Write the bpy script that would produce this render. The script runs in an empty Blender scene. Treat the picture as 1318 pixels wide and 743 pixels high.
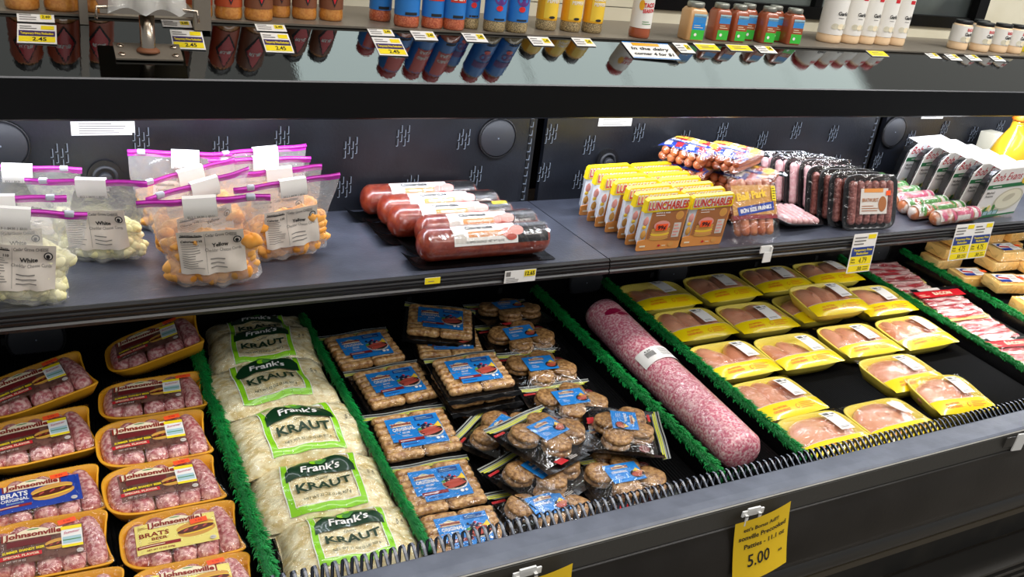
import bpy, math, random
from math import sin, cos, pi, radians, sqrt
from mathutils import Vector, Matrix
S = bpy.context.scene
COL = S.collection
# ---------------------------------------------------------------- camera
cd = bpy.data.cameras.new('camera'); cam = bpy.data.objects.new('camera', cd); COL.objects.link(cam)
CX = Vector((.88518491, .09085941, -.45628088)); CY = Vector((-.45055396, .41188388, -.79205606)); CZ = Vector((.11596899, .90669523, .40553046))
cam.matrix_world = Matrix(((CX[0], CX[1], CX[2], -1.0708), (CY[0], CY[1], CY[2], -1.4637), (CZ[0], CZ[1], CZ[2], 1.60), (0, 0, 0, 1)))
cd.sensor_width = 36; cd.lens = 1150 / 1318 * 36; cd.clip_start = .05
S.camera = cam
# ---------------------------------------------------------------- world, exposure, store lights, deck fill
S.view_settings.view_transform = 'Standard'; S.view_settings.look = 'None'; S.view_settings.gamma = 1; S.view_settings.exposure = 0.0
W = bpy.data.worlds.new('world'); S.world = W; W.use_nodes = True
W.node_tree.nodes['Background'].inputs[0].default_value = (.92, .96, 1, 1); W.node_tree.nodes['Background'].inputs[1].default_value = .30
def area(name, loc, size, sy, energy, color, rot=(0, 0, 0)):
    l = bpy.data.lights.new(name, 'AREA'); l.shape = 'RECTANGLE'; l.size = size; l.size_y = sy; l.energy = energy; l.color = color
    o = bpy.data.objects.new(name, l); COL.objects.link(o); o.location = loc; o.rotation_euler = rot; return o
area('store_light', (-.3, -.9, 3.05), 2.4, .30, 27, (1, .94, .86))
area('store_light', (2.2, -.7, 3.05), 2.4, .30, 62, (1, .98, .95))
area('store_light', (.6, -2.6, 3.05), 3.6, .30, 34, (1, .95, .88))
area('canopy_lamp', (.3, .215, 1.168), 4.6, .028, 17, (.84, .89, 1), (radians(8), 0, 0))
area('deck_fill', (.3, .03, .864), 4.6, .02, 2.6, (.9, .94, 1), (radians(-10), 0, 0))  # fill light under the shelf to brighten the deck, no fixture

area('deck_fill', (2.0, .03, .864), 1.8, .02, 5, (1, .97, .92), (radians(-4), 0, 0))  # extra fill added to brighten cheese and chicken at the right, no fixture

# ---------------------------------------------------------------- materials
def lin(c):
    if isinstance(c, str): c = [int(c[i:i + 2], 16) / 255 for i in (0, 2, 4)]
    return tuple((x / 12.92 if x < .04045 else ((x + .055) / 1.055) ** 2.4) for x in c) + (1,)
MATS = {}
def mat(name, col, rough=.5, metal=0, spec=.5, coat=0, col2=None, nscale=50, nw=(.4, .6), detail=3, bump=0, bscale=100, emit=0, trans=0, alpha=1, kind='noise', stretch=None, col3=None, sss=0, coatr=.08):
    m = bpy.data.materials.new(name); m.use_nodes = True; nt = m.node_tree; n = nt.nodes; L = nt.links
    b = n['Principled BSDF']; b.inputs['Base Color'].default_value = lin(col); b.inputs['Roughness'].default_value = rough
    b.inputs['Metallic'].default_value = metal; b.inputs['Specular IOR Level'].default_value = spec
    b.inputs['Coat Weight'].default_value = coat; b.inputs['Coat Roughness'].default_value = coatr
    if emit: b.inputs['Emission Color'].default_value = lin(col); b.inputs['Emission Strength'].default_value = emit
    if alpha < 1: b.inputs['Alpha'].default_value = alpha
    if sss: b.inputs['Subsurface Weight'].default_value = sss; b.inputs['Subsurface Radius'].default_value = (.01, .004, .003); b.inputs['Subsurface Scale'].default_value = 1
    if col2 or bump:
        tc = n.new('ShaderNodeTexCoord'); oi = n.new('ShaderNodeObjectInfo'); mu = n.new('ShaderNodeMath'); mu.operation = 'MULTIPLY'; mu.inputs[1].default_value = 7
        va = n.new('ShaderNodeVectorMath'); va.operation = 'ADD'; L.new(oi.outputs['Random'], mu.inputs[0]); L.new(tc.outputs['Object'], va.inputs[0]); L.new(mu.outputs[0], va.inputs[1])
        vec = va.outputs[0]
        if stretch:
            vm = n.new('ShaderNodeVectorMath'); vm.operation = 'MULTIPLY'; vm.inputs[1].default_value = stretch; L.new(vec, vm.inputs[0]); vec = vm.outputs[0]
    if col2:
        if kind == 'voronoi':
            t = n.new('ShaderNodeTexVoronoi'); t.inputs['Scale'].default_value = nscale; out = t.outputs['Distance']
        else:
            t = n.new('ShaderNodeTexNoise'); t.inputs['Scale'].default_value = nscale; t.inputs['Detail'].default_value = detail; out = t.outputs[0]
        L.new(vec, t.inputs['Vector'])
        r = n.new('ShaderNodeValToRGB'); e = r.color_ramp.elements; e[0].position = nw[0]; e[0].color = lin(col); e[1].position = nw[1]; e[1].color = lin(col2)
        if col3: k = e.new(min(1, nw[1] + .12)); k.color = lin(col3)
        L.new(out, r.inputs[0]); L.new(r.outputs[0], b.inputs['Base Color'])
    if bump:
        t = n.new('ShaderNodeTexNoise'); t.inputs['Scale'].default_value = bscale; t.inputs['Detail'].default_value = 2; L.new(vec, t.inputs['Vector'])
        bp = n.new('ShaderNodeBump'); bp.inputs['Strength'].default_value = bump; bp.inputs['Distance'].default_value = .004; L.new(t.outputs[0], bp.inputs['Height'])
        L.new(bp.outputs[0], b.inputs['Normal'])
        if coat: L.new(bp.outputs[0], b.inputs['Coat Normal'])
    MATS[name] = m; return m
def film(name, col='ffffff', base=.06, edge=.5, rough=.09, bump=.5, bscale=35, diff=0, dcol='ffffff'):
    """clear plastic wrap: mostly see-through, with wrinkled reflections"""
    m = bpy.data.materials.new(name); m.use_nodes = True; nt = m.node_tree; n = nt.nodes; L = nt.links; n.clear()
    o = n.new('ShaderNodeOutputMaterial'); tr = n.new('ShaderNodeBsdfTransparent'); tr.inputs[0].default_value = lin(col)
    gl = n.new('ShaderNodeBsdfGlossy'); gl.inputs['Roughness'].default_value = rough; mx = n.new('ShaderNodeMixShader')
    lw = n.new('ShaderNodeLayerWeight'); lw.inputs[0].default_value = .25; mr = n.new('ShaderNodeMapRange'); mr.inputs[3].default_value = base; mr.inputs[4].default_value = edge
    tc = n.new('ShaderNodeTexCoord'); oi = n.new('ShaderNodeObjectInfo'); mu = n.new('ShaderNodeMath'); mu.operation = 'MULTIPLY'; mu.inputs[1].default_value = 5
    va = n.new('ShaderNodeVectorMath'); L.new(oi.outputs['Random'], mu.inputs[0]); L.new(tc.outputs['Object'], va.inputs[0]); L.new(mu.outputs[0], va.inputs[1])
    t = n.new('ShaderNodeTexNoise'); t.inputs['Scale'].default_value = bscale; t.inputs['Detail'].default_value = 3; t.inputs['Distortion'].default_value = 1.5; L.new(va.outputs[0], t.inputs['Vector'])
    bp = n.new('ShaderNodeBump'); bp.inputs['Strength'].default_value = bump; bp.inputs['Distance'].default_value = .02; L.new(t.outputs[0], bp.inputs['Height'])
    L.new(bp.outputs[0], gl.inputs['Normal']); L.new(bp.outputs[0], lw.inputs['Normal']); L.new(lw.outputs['Facing'], mr.inputs[0])
    L.new(mr.outputs[0], mx.inputs[0]); L.new(tr.outputs[0], mx.inputs[1]); L.new(gl.outputs[0], mx.inputs[2]); src = mx
    if diff:
        d = n.new('ShaderNodeBsdfDiffuse'); d.inputs[0].default_value = lin(dcol); m2 = n.new('ShaderNodeMixShader'); m2.inputs[0].default_value = diff
        L.new(mx.outputs[0], m2.inputs[1]); L.new(d.outputs[0], m2.inputs[2]); src = m2
    L.new(src.outputs[0], o.inputs[0]); MATS[name] = m; return m
mat('case_black', '070708', .34, bump=.05, bscale=60, spec=.25)
mat('case_dark', '050506', .75, spec=.1); mat('grate_edge', '0b0b0d', .4, spec=.35)
mat('wall_panel', '0f1117', .38, col2='171a21', nscale=9, bump=.10, bscale=140, spec=.6)
mat('disc_plastic', '2c2d31', .5, bump=.04)
mat('slot_dark', '040405', .6)
mat('slot_edge', '7d8692', .35)
mat('shelf_top', '3c3f4a', .33, col2='484c58', nscale=14, nw=(.35, .7), bump=.12, bscale=170, spec=.7)  # bluish reflected sheen of the black shelf is put into this base colour
mat('shelf_rail', '131315', .38, spec=.5)
mat('bumper_gray', '575c69', .42, col2='626774', nscale=20, bump=.08, bscale=120)
mat('bumper_dark', '211e1b', .38, col2='282522', nscale=6, bump=.06, bscale=90)
mat('bumper_band', '393733', .45, bump=.08, bscale=120)
mat('bumper_roll', '34322f', .36)
mat('kick', '1c1a17', .6, col2='28251f', nscale=12)
mat('tan_trim', '4a4234', .5)
mat('white_line', '9a9891', .5)
mat('white_plastic', 'e4e3df', .45)
mat('glass_top', '6c7072', .028, metal=1, bump=.012, bscale=300, stretch=(1, .12, 1))
mat('chrome', 'b8aa9a', .22, metal=1); mat('lip', '55565a', .4)
mat('steel', '7d7468', .4, metal=.25, bump=.05)
mat('rust', '7a4a2c', .7)
mat('cream', 'd9d3bd', .6, col2='cdc6ae', nscale=4)
mat('window_gray', '5d6460', .3, col2='3b403f', nscale=4)
mat('floor_mat', '6b645a', .5, col2='5c564e', nscale=3)
mat('ceiling_gray_glow', '8d8b85', .9, emit=.85)  # emission added to lift the ceiling's reflection in the glass top
mat('ceiling_panel', 'c2ccc6', .9, emit=3.2)
mat('lamp_white', 'f4f6ff', .5, emit=3)
mat('fence_black', '08080a', .25, spec=.6)
mat('fence_highlight', '646a78', .25)  # painted highlight along the black fence teeth
mat('green_core', '067030', .6)
mat('green', '0a9c44', .5, col2='057a32', nscale=60)
mat('paper_white', 'ece9e4', .6)
mat('paper_grey', 'cfc8c0', .7)
mat('ink', '1a1a1c', .7); mat('ink_grey', '77736f', .7)
mat('yellow', 'f4dc1c', .5); mat('sign_yellow', 'f2c81c', .6); mat('tag_blue', '2a3f86', .5); mat('tag_purple', '3a2a60', .5)
mat('orange_dot', 'ff5a28', .45); mat('red', 'c8202a', .45); mat('dark_red', '8e1f24', .45); mat('maroon', '6a1a1c', .5)
mat('brat_tray', 'eca822', .5, bump=.05); mat('chicken_tray', 'f0dc5a', .5, bump=.05)
mat('tray_print', 'f2d408', .3, coat=.5, bump=.1, bscale=40); mat('print_orange', 'e07818', .5)
mat('brat_meat', 'b85c60', .42, col2='f0c4ba', nscale=140, nw=(.40, .64), detail=4, bump=.5, bscale=110, coat=.5, coatr=.2)
mat('pork', 'cc6078', .4, col2='f6d2d2', nscale=170, nw=(.40, .66), detail=4, bump=.3, bscale=200, coat=.5, coatr=.15)
mat('pork_dark', 'a01844', .35, coat=.5)
mat('chicken_meat', 'd88e6c', .34, col2='eaae8c', nscale=18, nw=(.35, .7), bump=.3, bscale=22, coat=.7, coatr=.12, sss=.1)
mat('cooked', '94602e', .36, col2='d8ac70', nscale=100, nw=(.34, .62), bump=1.0, bscale=120, coat=.7, coatr=.15)
mat('patty_meat', '7c5228', .42, col2='bc905a', nscale=130, nw=(.34, .62), bump=1.0, bscale=150, coat=.6, coatr=.2)
mat('black_film', '0c0c0d', .18, bump=.5, bscale=30, spec=.8)
mat('zip_grey', '8c8f8a', .3, bump=.2); mat('zip_yellow', 'dbe01c', .4)
mat('label_blue', '1f86d8', .4); mat('label_blue_deep', '1a3c9c', .4); mat('label_blue_dark', '174a94', .4); mat('label_brown', '5c3c30', .4, col2='7a5648', nscale=60, alpha=.72)
mat('logo_cream', 'efe0bf', .5); mat('logo_red', '8b2417', .5); mat('label_yellow', 'eadb78', .45); mat('bun', 'd09848', .5); mat('grilled', '5a2216', .4); mat('cheese_y', 'f0c83c', .45)
mat('sausage_pic', 'b04a3c', .4); mat('berry', '22284c', .4); mat('berry_red', 'd82c2c', .4); mat('leaf_green', '4a8a3c', .5); mat('light_blue', 'a8c8d0', .5); mat('pink_text', 'c05070', .5)
mat('kraut', 'e0c888', .5, col2='fbf0c8', nscale=60, nw=(.36, .58), detail=5, bump=.35, bscale=60, coat=.3, coatr=.15, stretch=(1, 1.6, 1))
mat('lime', '8ed41c', .35, coat=.6); mat('dark_green', '10361c', .35, coat=.6); mat('kraut_text', '1c3820', .5)
mat('curd_white', 'f4eca8', .45, col2='faf4cc', nscale=20); mat('curd_yellow', 'f09c34', .42, col2='f8b660', nscale=25)
mat('magenta', 'd034c0', .35, coat=.4); mat('slider', 'b9bcc8', .3)
mat('chub', '7a2410', .35, col2='92381c', nscale=60, bump=.12, bscale=50, coat=.8, coatr=.12); mat('card_black', '141214', .35)
mat('orange_pack', 'dc9048', .45); mat('brown_pack', 'a4683e', .45); mat('lunch_yellow', 'f6d81a', .4); mat('lunch_red', 'd03a2a', .4); mat('lunch_tray', 'eef2f8', .25, alpha=.85)
mat('pancake', 'd89850', .5); mat('ham_pink', 'e09a90', .5)
mat('frank', 'b8603c', .35, col2='c87a50', nscale=30, coat=.8); mat('frank_label', 'b8242a', .4)
mat('pink_meat', 'd89a9c', .4, col2='ecc6c4', nscale=120, nw=(.35, .7), bump=.3, coat=.7); mat('brown_meat', '7a3c34', .4, col2='b0746a', nscale=150, nw=(.4, .7), bump=.4, coat=.7)
mat('tray_black', '131416', .3, coat=.4); mat('roll_wrap', 'c87648', .35, col2='ddd0c4', nscale=35, nw=(.5, .6), coat=.8, bump=.3, bscale=60)
mat('be_green', '2f7a4a', .4); mat('be_red', 'c01c34', .4); mat('potato', 'f2ecd2', .45); mat('juice', 'f2be2a', .25, coat=1); mat('orange_cap', 'e8741c', .4)
mat('bacon_fat', 'e8c4c0', .35, col2='b8303c', nscale=38, nw=(.44, .56), detail=2, coat=.9, stretch=(.35, 1.6, 1), bump=.2)
mat('bacon_red', 'c81c28', .35, coat=.5)
mat('cheese_block', 'fcc468', .35, col2='ffd688', nscale=8, coat=.8, bump=.3, bscale=30)
mat('jar_amber', 'b8732c', .35, col2='c8883c', nscale=200, coat=.8); mat('jar_brown', '7c4a30', .5); mat('jar_orange', 'b04a24', .5); mat('jar_spice', 'a8482a', .4, col2='c87048', nscale=300, coat=.8)
mat('jar_grain', 'b8a070', .5, col2='6a5a3c', nscale=400, coat=.6); mat('jar_yellow', 'e8a81c', .45); mat('jar_blue', '2a78c4', .45); mat('jar_label', 'e8e4dc', .5); mat('spice_brown', '9c4a24', .4, coat=.8)
mat('spice_tan', 'c89860', .4, coat=.8); mat('garlic_powder', 'e8c69c', .5, coat=.7); mat('lid_silver', '9a9a90', .35, metal=.7); mat('lid_black', '101012', .4); mat('sky_blue', '3a88c8', .5); mat('grass_green', '3cb83c', .5); mat('purple', '5c2c7c', .5)
mat('lid_red', 'b02424', .4)
film('wrap', base=.045, edge=.35, bump=.5, bscale=22)
film('wrap_wrinkled', base=.05, edge=.45, bump=.9, bscale=30, rough=.08)
film('zip_film', 'ffffff', base=.08, edge=.55, bump=.8, bscale=22, diff=.15, rough=.12, dcol='ffffff')
mat('bag_label', 'd6ccc0', .6); film('casing', base=.03, edge=.25, bump=1.0, bscale=40, rough=.05)
film('clear_glass', base=.04, edge=.4, bump=.02)

# ---------------------------------------------------------------- mesh tools
TXT = {}
def text_geo(s, bold):
    k = (s, bold)
    if k not in TXT:
        c = bpy.data.curves.new('lettering', 'FONT'); c.body = s; c.resolution_u = 2; c.offset = bold; c.size = 1
        o = bpy.data.objects.new('lettering', c); me = bpy.data.meshes.new_from_object(o)
        v = [(a.co.x, a.co.y) for a in me.vertices]; f = [tuple(p.vertices) for p in me.polygons]
        bpy.data.objects.remove(o); bpy.data.curves.remove(c); bpy.data.meshes.remove(me)
        if not v: v = [(0, 0)]
        x0 = min(a[0] for a in v); x1 = max(a[0] for a in v)
        TXT[k] = ([(a - (x0 + x1) / 2, b) for a, b in v], f, max(x1 - x0, 1e-3))
    return TXT[k]
flat = lambda u, v, w: (u, v, w)
class MB:
    def __init__(s): s.v = []; s.f = []; s.m = []; s.sm = []; s.ml = []; s.T = None
    def mi(s, m):
        if m not in s.ml: s.ml.append(m)
        return s.ml.index(m)
    def add(s, vs, fs, m, smooth=False):
        b = len(s.v)
        if s.T is not None: vs = [tuple(s.T @ Vector(p)) for p in vs]
        s.v += [tuple(p) for p in vs]; k = s.mi(m)
        for f in fs: s.f.append(tuple(b + i for i in f)); s.m.append(k); s.sm.append(smooth)
    def box(s, c, d, m, rz=0):
        x, y, z = [q / 2 for q in d]; vs = [(-x, -y, -z), (x, -y, -z), (x, y, -z), (-x, y, -z), (-x, -y, z), (x, -y, z), (x, y, z), (-x, y, z)]
        cr, sr = cos(rz), sin(rz); vs = [(c[0] + a * cr - b * sr, c[1] + a * sr + b * cr, c[2] + q) for a, b, q in vs]
        s.add(vs, [(3, 2, 1, 0), (4, 5, 6, 7), (0, 1, 5, 4), (1, 2, 6, 5), (2, 3, 7, 6), (3, 0, 4, 7)], m)
    def rbox(s, c, d, m, r=.004, n=4, smooth=True, wob=0, seed=0):
        """box with rounded edges (superquadric-like rings)"""
        rd = random.Random(seed); a, b, h = d[0] / 2, d[1] / 2, d[2] / 2; rings = []
        for k in range(n + 1): t = pi / 2 * k / n; rings.append((r * (1 - sin(t)), -h + r * (1 - cos(t))))
        rings = [(q[0], q[1]) for q in rings] + [(q[0], -q[1]) for q in reversed(rings)]
        out = []
        for ins, z in rings: out.append([(p[0], p[1], z) for p in rrect(a - ins, b - ins, max(r, .001) * 1.2, 4)])
        out = [[(c[0] + p[0] + rd.uniform(-wob, wob), c[1] + p[1] + rd.uniform(-wob, wob), c[2] + p[2] + rd.uniform(-wob, wob)) for p in rr] for rr in out]
        s.rings(out, m, smooth, cap=True)
    def rings(s, R, m, smooth=True, cap=True, close=True):
        n = len(R[0]); vs = [p for r in R for p in r]; fs = []
        for i in range(len(R) - 1):
            for j in range(n if close else n - 1): a = i * n + j; b = i * n + (j + 1) % n; fs.append((a, b, b + n, a + n))
        if cap: fs.append(tuple(range(n - 1, -1, -1))); fs.append(tuple((len(R) - 1) * n + j for j in range(n)))
        s.add(vs, fs, m, smooth)
    def grid(s, f, nu, nv, m, smooth=True):
        vs = [f(i / nu, j / nv) for j in range(nv + 1) for i in range(nu + 1)]
        fs = [(j * (nu + 1) + i, j * (nu + 1) + i + 1, (j + 1) * (nu + 1) + i + 1, (j + 1) * (nu + 1) + i) for j in range(nv) for i in range(nu)]
        s.add(vs, fs, m, smooth)
    def rect(s, F, x0, y0, x1, y1, m, w=.0006, n=1, ang=0):
        cx, cy = (x0 + x1) / 2, (y0 + y1) / 2; ca, sa = cos(ang), sin(ang)
        n = max(n, min(12, int(max(abs(x1 - x0), abs(y1 - y0)) / .012 + 1)))
        def g(a, b):
            x = x0 + (x1 - x0) * a - cx; y = y0 + (y1 - y0) * b - cy; return F(cx + x * ca - y * sa, cy + x * sa + y * ca, w)
        s.grid(g, n, n, m, n > 1)
    def poly(s, F, pts, m, w=.0006):
        """filled outline laid onto a curved surface in small facets"""
        Q = []
        for i, p in enumerate(pts):
            q = pts[(i + 1) % len(pts)]; k = max(1, int(math.dist(p, q) / .009 + .5)); Q += [(p[0] + (q[0] - p[0]) * j / k, p[1] + (q[1] - p[1]) * j / k) for j in range(k)]
        cx = sum(p[0] for p in Q) / len(Q); cy = sum(p[1] for p in Q) / len(Q); r = max(math.dist(p, (cx, cy)) for p in Q); m_ = max(1, min(5, int(r / .008))); n = len(Q)
        vs = [F(cx, cy, w)] + [F(cx + (a - cx) * t / m_, cy + (b - cy) * t / m_, w) for t in range(1, m_ + 1) for a, b in Q]
        fs = [(0, 1 + i, 1 + (i + 1) % n) for i in range(n)] + [(1 + t * n + i, 1 + (t + 1) * n + i, 1 + (t + 1) * n + (i + 1) % n, 1 + t * n + (i + 1) % n) for t in range(m_ - 1) for i in range(n)]
        s.add(vs, fs, m)
    def ell(s, F, cx, cy, rx, ry, m, w=.0008, ang=0, n=18):
        s.poly(F, [(cx + rx * cos(t) * cos(ang) - ry * sin(t) * sin(ang), cy + rx * cos(t) * sin(ang) + ry * sin(t) * cos(ang)) for t in [2 * pi * i / n for i in range(n)]], m, w)
    def text(s, F, t, x, y, h, m, w=.0012, width=None, bold=.02, ang=0, shear=0, align='c'):
        v, f, W0 = text_geo(t, bold); k = h / .69; kx = width / W0 if width else k
        off = 0 if align == 'c' else W0 * kx / 2 * (1 if align == 'l' else -1); ca, sa = cos(ang), sin(ang)
        vs = []
        for a, b in v: a2 = a * kx + shear * b * k + off; b2 = b * k; vs.append(F(x + a2 * ca - b2 * sa, y + a2 * sa + b2 * ca, w))
        s.add(vs, f, m)
    def lines(s, F, x0, y0, x1, y1, n, m, w=.001, th=.3, seed=1):
        rd = random.Random(seed)
        for i in range(n):
            y = y1 - (y1 - y0) * (i + .5) / n; h = abs(y1 - y0) / n * th / 2; s.rect(F, x0, y - h, x0 + (x1 - x0) * rd.uniform(.6, 1), y + h, m, w)
    def tube(s, P, r, m, n=10, caps='round', smooth=True):
        P = [Vector(p) for p in P]; R = [r] * len(P) if isinstance(r, (int, float)) else r; rings = []; up = Vector((0, 0, 1))
        for i, p in enumerate(P):
            t = (P[min(i + 1, len(P) - 1)] - P[max(i - 1, 0)]).normalized(); a = t.cross(up)
            if a.length < 1e-3: a = t.cross(Vector((0, 1, 0)))
            a.normalize(); b = a.cross(t).normalized(); rings.append([tuple(p + (a * cos(2 * pi * j / n) + b * sin(2 * pi * j / n)) * R[i]) for j in range(n)])
        s.rings(rings, m, smooth, True)
    def capsule(s, A, B, r, m, n=12, bend=0, axis=(1, 0, 0), seg=8, wob=0, seed=0, sharp=1.0):
        A = Vector(A); B = Vector(B); ax = Vector(axis); L = (B - A).length; d = (B - A).normalized(); P = []; R = []; rd = random.Random(seed)
        for k in range(4): t = pi / 2 * (k + .35) / 4; P.append(A + d * r * sharp * (1 - cos(pi / 2 - t) * 1) * 1.0 - d * 0); R.append(r * sin(t))
        P = [A + d * r * sharp * (1 - sin(pi / 2 * (1 - (k + .3) / 4))) for k in range(4)]; R = [r * sin(pi / 2 * (k + .3) / 4 + .05) for k in range(4)]
        for k in range(seg + 1): P.append(A + d * (r * sharp + (L - 2 * r * sharp) * k / seg)); R.append(r * (1 + rd.uniform(-wob, wob)))
        P += [B - d * r * sharp * (1 - sin(pi / 2 * (1 - (k + .3) / 4))) for k in range(3, -1, -1)]; R += [r * sin(pi / 2 * (k + .3) / 4 + .05) for k in range(3, -1, -1)]
        Q = []
        for p in P: t = (p - A).dot(d) / L; Q.append(p + ax * bend * 4 * t * (1 - t))
        s.tube(Q, R, m, n)
    def lathe(s, prof, m, n=20, c=(0, 0, 0), seg=None):
        s.rings([[(c[0] + r * cos(2 * pi * j / n), c[1] + r * sin(2 * pi * j / n), c[2] + z) for j in range(n)] for r, z in prof], m, True, True)
    def blob(s, c, r, m, nu=14, nv=8, wob=.1, seed=0, flat_bottom=False, ang=0):
        rd = random.Random(seed); ph = [rd.uniform(0, 6.28) for _ in range(6)]; R = []; ca, sa = cos(ang), sin(ang)
        for i in range(nv + 1):
            t = -pi / 2 + pi * (i + .01) / (nv + .02); ring = []
            for j in range(nu):
                p = 2 * pi * j / nu; k = 1 + wob * (sin(2 * p + ph[0]) * .6 + sin(3 * p + ph[1]) * .4 + sin(3 * t + ph[2]) * .5 * cos(p + ph[3]))
                x, y, z = r[0] * cos(t) * cos(p) * k, r[1] * cos(t) * sin(p) * k, r[2] * sin(t) * k
                ring.append((c[0] + x * ca - y * sa, c[1] + x * sa + y * ca, c[2] + z))
            R.append(ring)
        s.rings(R, m, True, True)
def rrect(a, b, r, n=4, c=(0, 0)):
    r = min(r, a * .99, b * .99); P = []
    for k, (sx, sy) in enumerate(((1, 1), (-1, 1), (-1, -1), (1, -1))):
        for i in range(n + 1): t = pi / 2 * k + pi / 2 * i / n; P.append((c[0] + sx * (a - r) + r * cos(t), c[1] + sy * (b - r) + r * sin(t)))
    return P
def sup(a, b, e, n=48):
    P = []
    for i in range(n): t = 2 * pi * i / n; c, s_ = cos(t), sin(t); P.append((a * math.copysign(abs(c) ** (2 / e), c), b * math.copysign(abs(s_) ** (2 / e), s_)))
    return P
CACHE = {}
def part(name, parent, fn, key=None, label=None):
    """one mesh object; objects built with the same key share their mesh data"""
    if key is not None and key in CACHE: me = CACHE[key]
    else:
        b = MB(); fn(b); me = bpy.data.meshes.new(name); me.from_pydata(b.v, [], b.f)
        for m in b.ml: me.materials.append(MATS[m])
        me.polygons.foreach_set('material_index', b.m); me.polygons.foreach_set('use_smooth', b.sm); me.update()
        if key is not None: CACHE[key] = me
    o = bpy.data.objects.new(name, me); COL.objects.link(o); o.parent = parent
    if label: o['label'] = label
    return o
def thing(name, label, cat, loc=(0, 0, 0), rot=(0, 0, 0), group=None, scale=1):
    """an Empty at the thing's base; rot = (yaw, pitch, roll) in degrees"""
    o = bpy.data.objects.new(name, None); COL.objects.link(o); o.empty_display_size = .02
    tag(o, label, cat, group); o.location = loc; o.rotation_mode = 'YXZ'; o.rotation_euler = (radians(rot[1]), radians(rot[2]), radians(rot[0])); o.scale = (scale,) * 3; return o
def tag(o, label, cat, group=None):
    o['label'] = label; o['category'] = cat
    if group: o['group'] = group
    return o
def solo(name, label, cat, fn, loc=(0, 0, 0), rot=(0, 0, 0), group=None, scale=1, key=None):
    o = part(name, None, fn, key); tag(o, label, cat, group); o.location = loc; o.rotation_mode = 'YXZ'
    o.rotation_euler = (radians(rot[1]), radians(rot[2]), radians(rot[0])); o.scale = (scale,) * 3; return o
def struct(name, fn): o = part(name, None, fn); o['kind'] = 'structure'; return o
def deck(y): return .5274 + .0556 * (y + .35)
X0, X1 = -2.1, 3.6
# ================================================================ the room
struct('floor', lambda b: b.box((.5, -1.2, -.025), (9, 6, .05), 'floor_mat'))
struct('ceiling', lambda b: b.box((1.5, .2, 3.25), (9, 7, .08), 'ceiling_gray_glow'))
def panels(b):
    for i in range(6):
        b.box((.31 + i * .61, 1.87, 3.2), (.59, 1.1, .02), 'ceiling_panel')
        b.box((.31 + i * .61, 1.87, 3.206), (.61, 1.14, .018), 'white_plastic')
o = part('ceiling_light', None, panels); tag(o, 'long run of square luminous ceiling panels over the aisle behind the case', 'ceiling light')
for x, y, w, k in ((-.3, -.9, 2.4, 'left above the case front'), (2.2, -.7, 2.4, 'right above the case front'), (.6, -2.6, 3.6, 'over the aisle in front')):
    t = thing('ceiling_light', 'white fluorescent strip light fixture, ' + k, 'ceiling light', (x, y, 3.21), group='strip lights on the ceiling')
    part('housing', t, lambda b: b.box((0, 0, -.02), (w + .04, .36, .04), 'white_plastic')); part('diffuser', t, lambda b: b.box((0, 0, -.045), (w, .3, .02), 'lamp_white'))
struct('wall_back', lambda b: b.box((1.0, .655, .672), (8, .03, 1.344), 'cream'))
struct('trim_1', lambda b: b.box((1.15, .652, 1.362), (1.42, .04, .036), 'case_black'))
struct('trim_2', lambda b: b.box((1.15, .652, 1.545), (1.42, .04, .03), 'case_black'))
struct('window_1', lambda b: (b.box((1.15, .665, 1.457), (1.40, .01, .156), 'window_gray'), b.box((1.09, .655, 1.457), (.03, .03, .156), 'case_black')))
struct('wall_right', lambda b: b.box((3.3, .655, 1.451), (2.88, .03, .218), 'cream'))
struct('wall_left', lambda b: b.box((-1.2, .655, 1.451), (3.28, .03, .218), 'cream'))
struct('trim_3', lambda b: b.box((1.83, .635, 1.45), (.05, .03, .22), 'case_black'))

# ================================================================ the refrigerated case
case = thing('display_case', 'black open refrigerated meat case with lower deck, middle shelf and sloping glass top', 'display case', (0, 0, 0))
FRONT = Matrix.Translation((0, -.056, .0545))
def fp(name, parent, fn):
    def g(b): b.T = FRONT; fn(b); b.T = None
    return part(name, parent, g)
def prof(b, P, m, x0=X0, x1=X1):
    n = len(P); vs = [(x0, y, z) for y, z in P] + [(x1, y, z) for y, z in P]
    b.add(vs, [(i, (i + 1) % n, (i + 1) % n + n, i + n) for i in range(n)] + [tuple(range(n - 1, -1, -1)), tuple(range(n, 2 * n))], m)
def upper_panels(b):
    for x0 in (-2.4, -1.215, -.03 + .03, 1.17, 2.355):
        pass
    xs = [-2.40, -1.215, -.0275, 1.152, 2.34]
    for i, x in enumerate(xs):
        b.box((x + .025 + .5925, .378, 1.05), (1.13, .016, .34), 'wall_panel')
        b.box((x, .381, 1.05), (.046, .014, .34), 'wall_panel')
        for s_ in (-.024, .024): b.box((x + s_, .379, 1.05), (.004, .012, .34), 'slot_dark')
        for k in range(11):
            z = .91 + k * .0205
            for s_ in (-.011, .011): b.box((x + s_, .3735, z + .004 * (s_ > 0)), (.0065, .003, .014), 'slot_dark'); b.box((x + s_ + .004, .3728, z - .001), (.0012, .003, .013), 'slot_edge'); b.box((x + s_, .3728, z - .0065), (.006, .003, .0012), 'slot_edge')
ubp = part('upper_back_panel', case, upper_panels)
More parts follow.
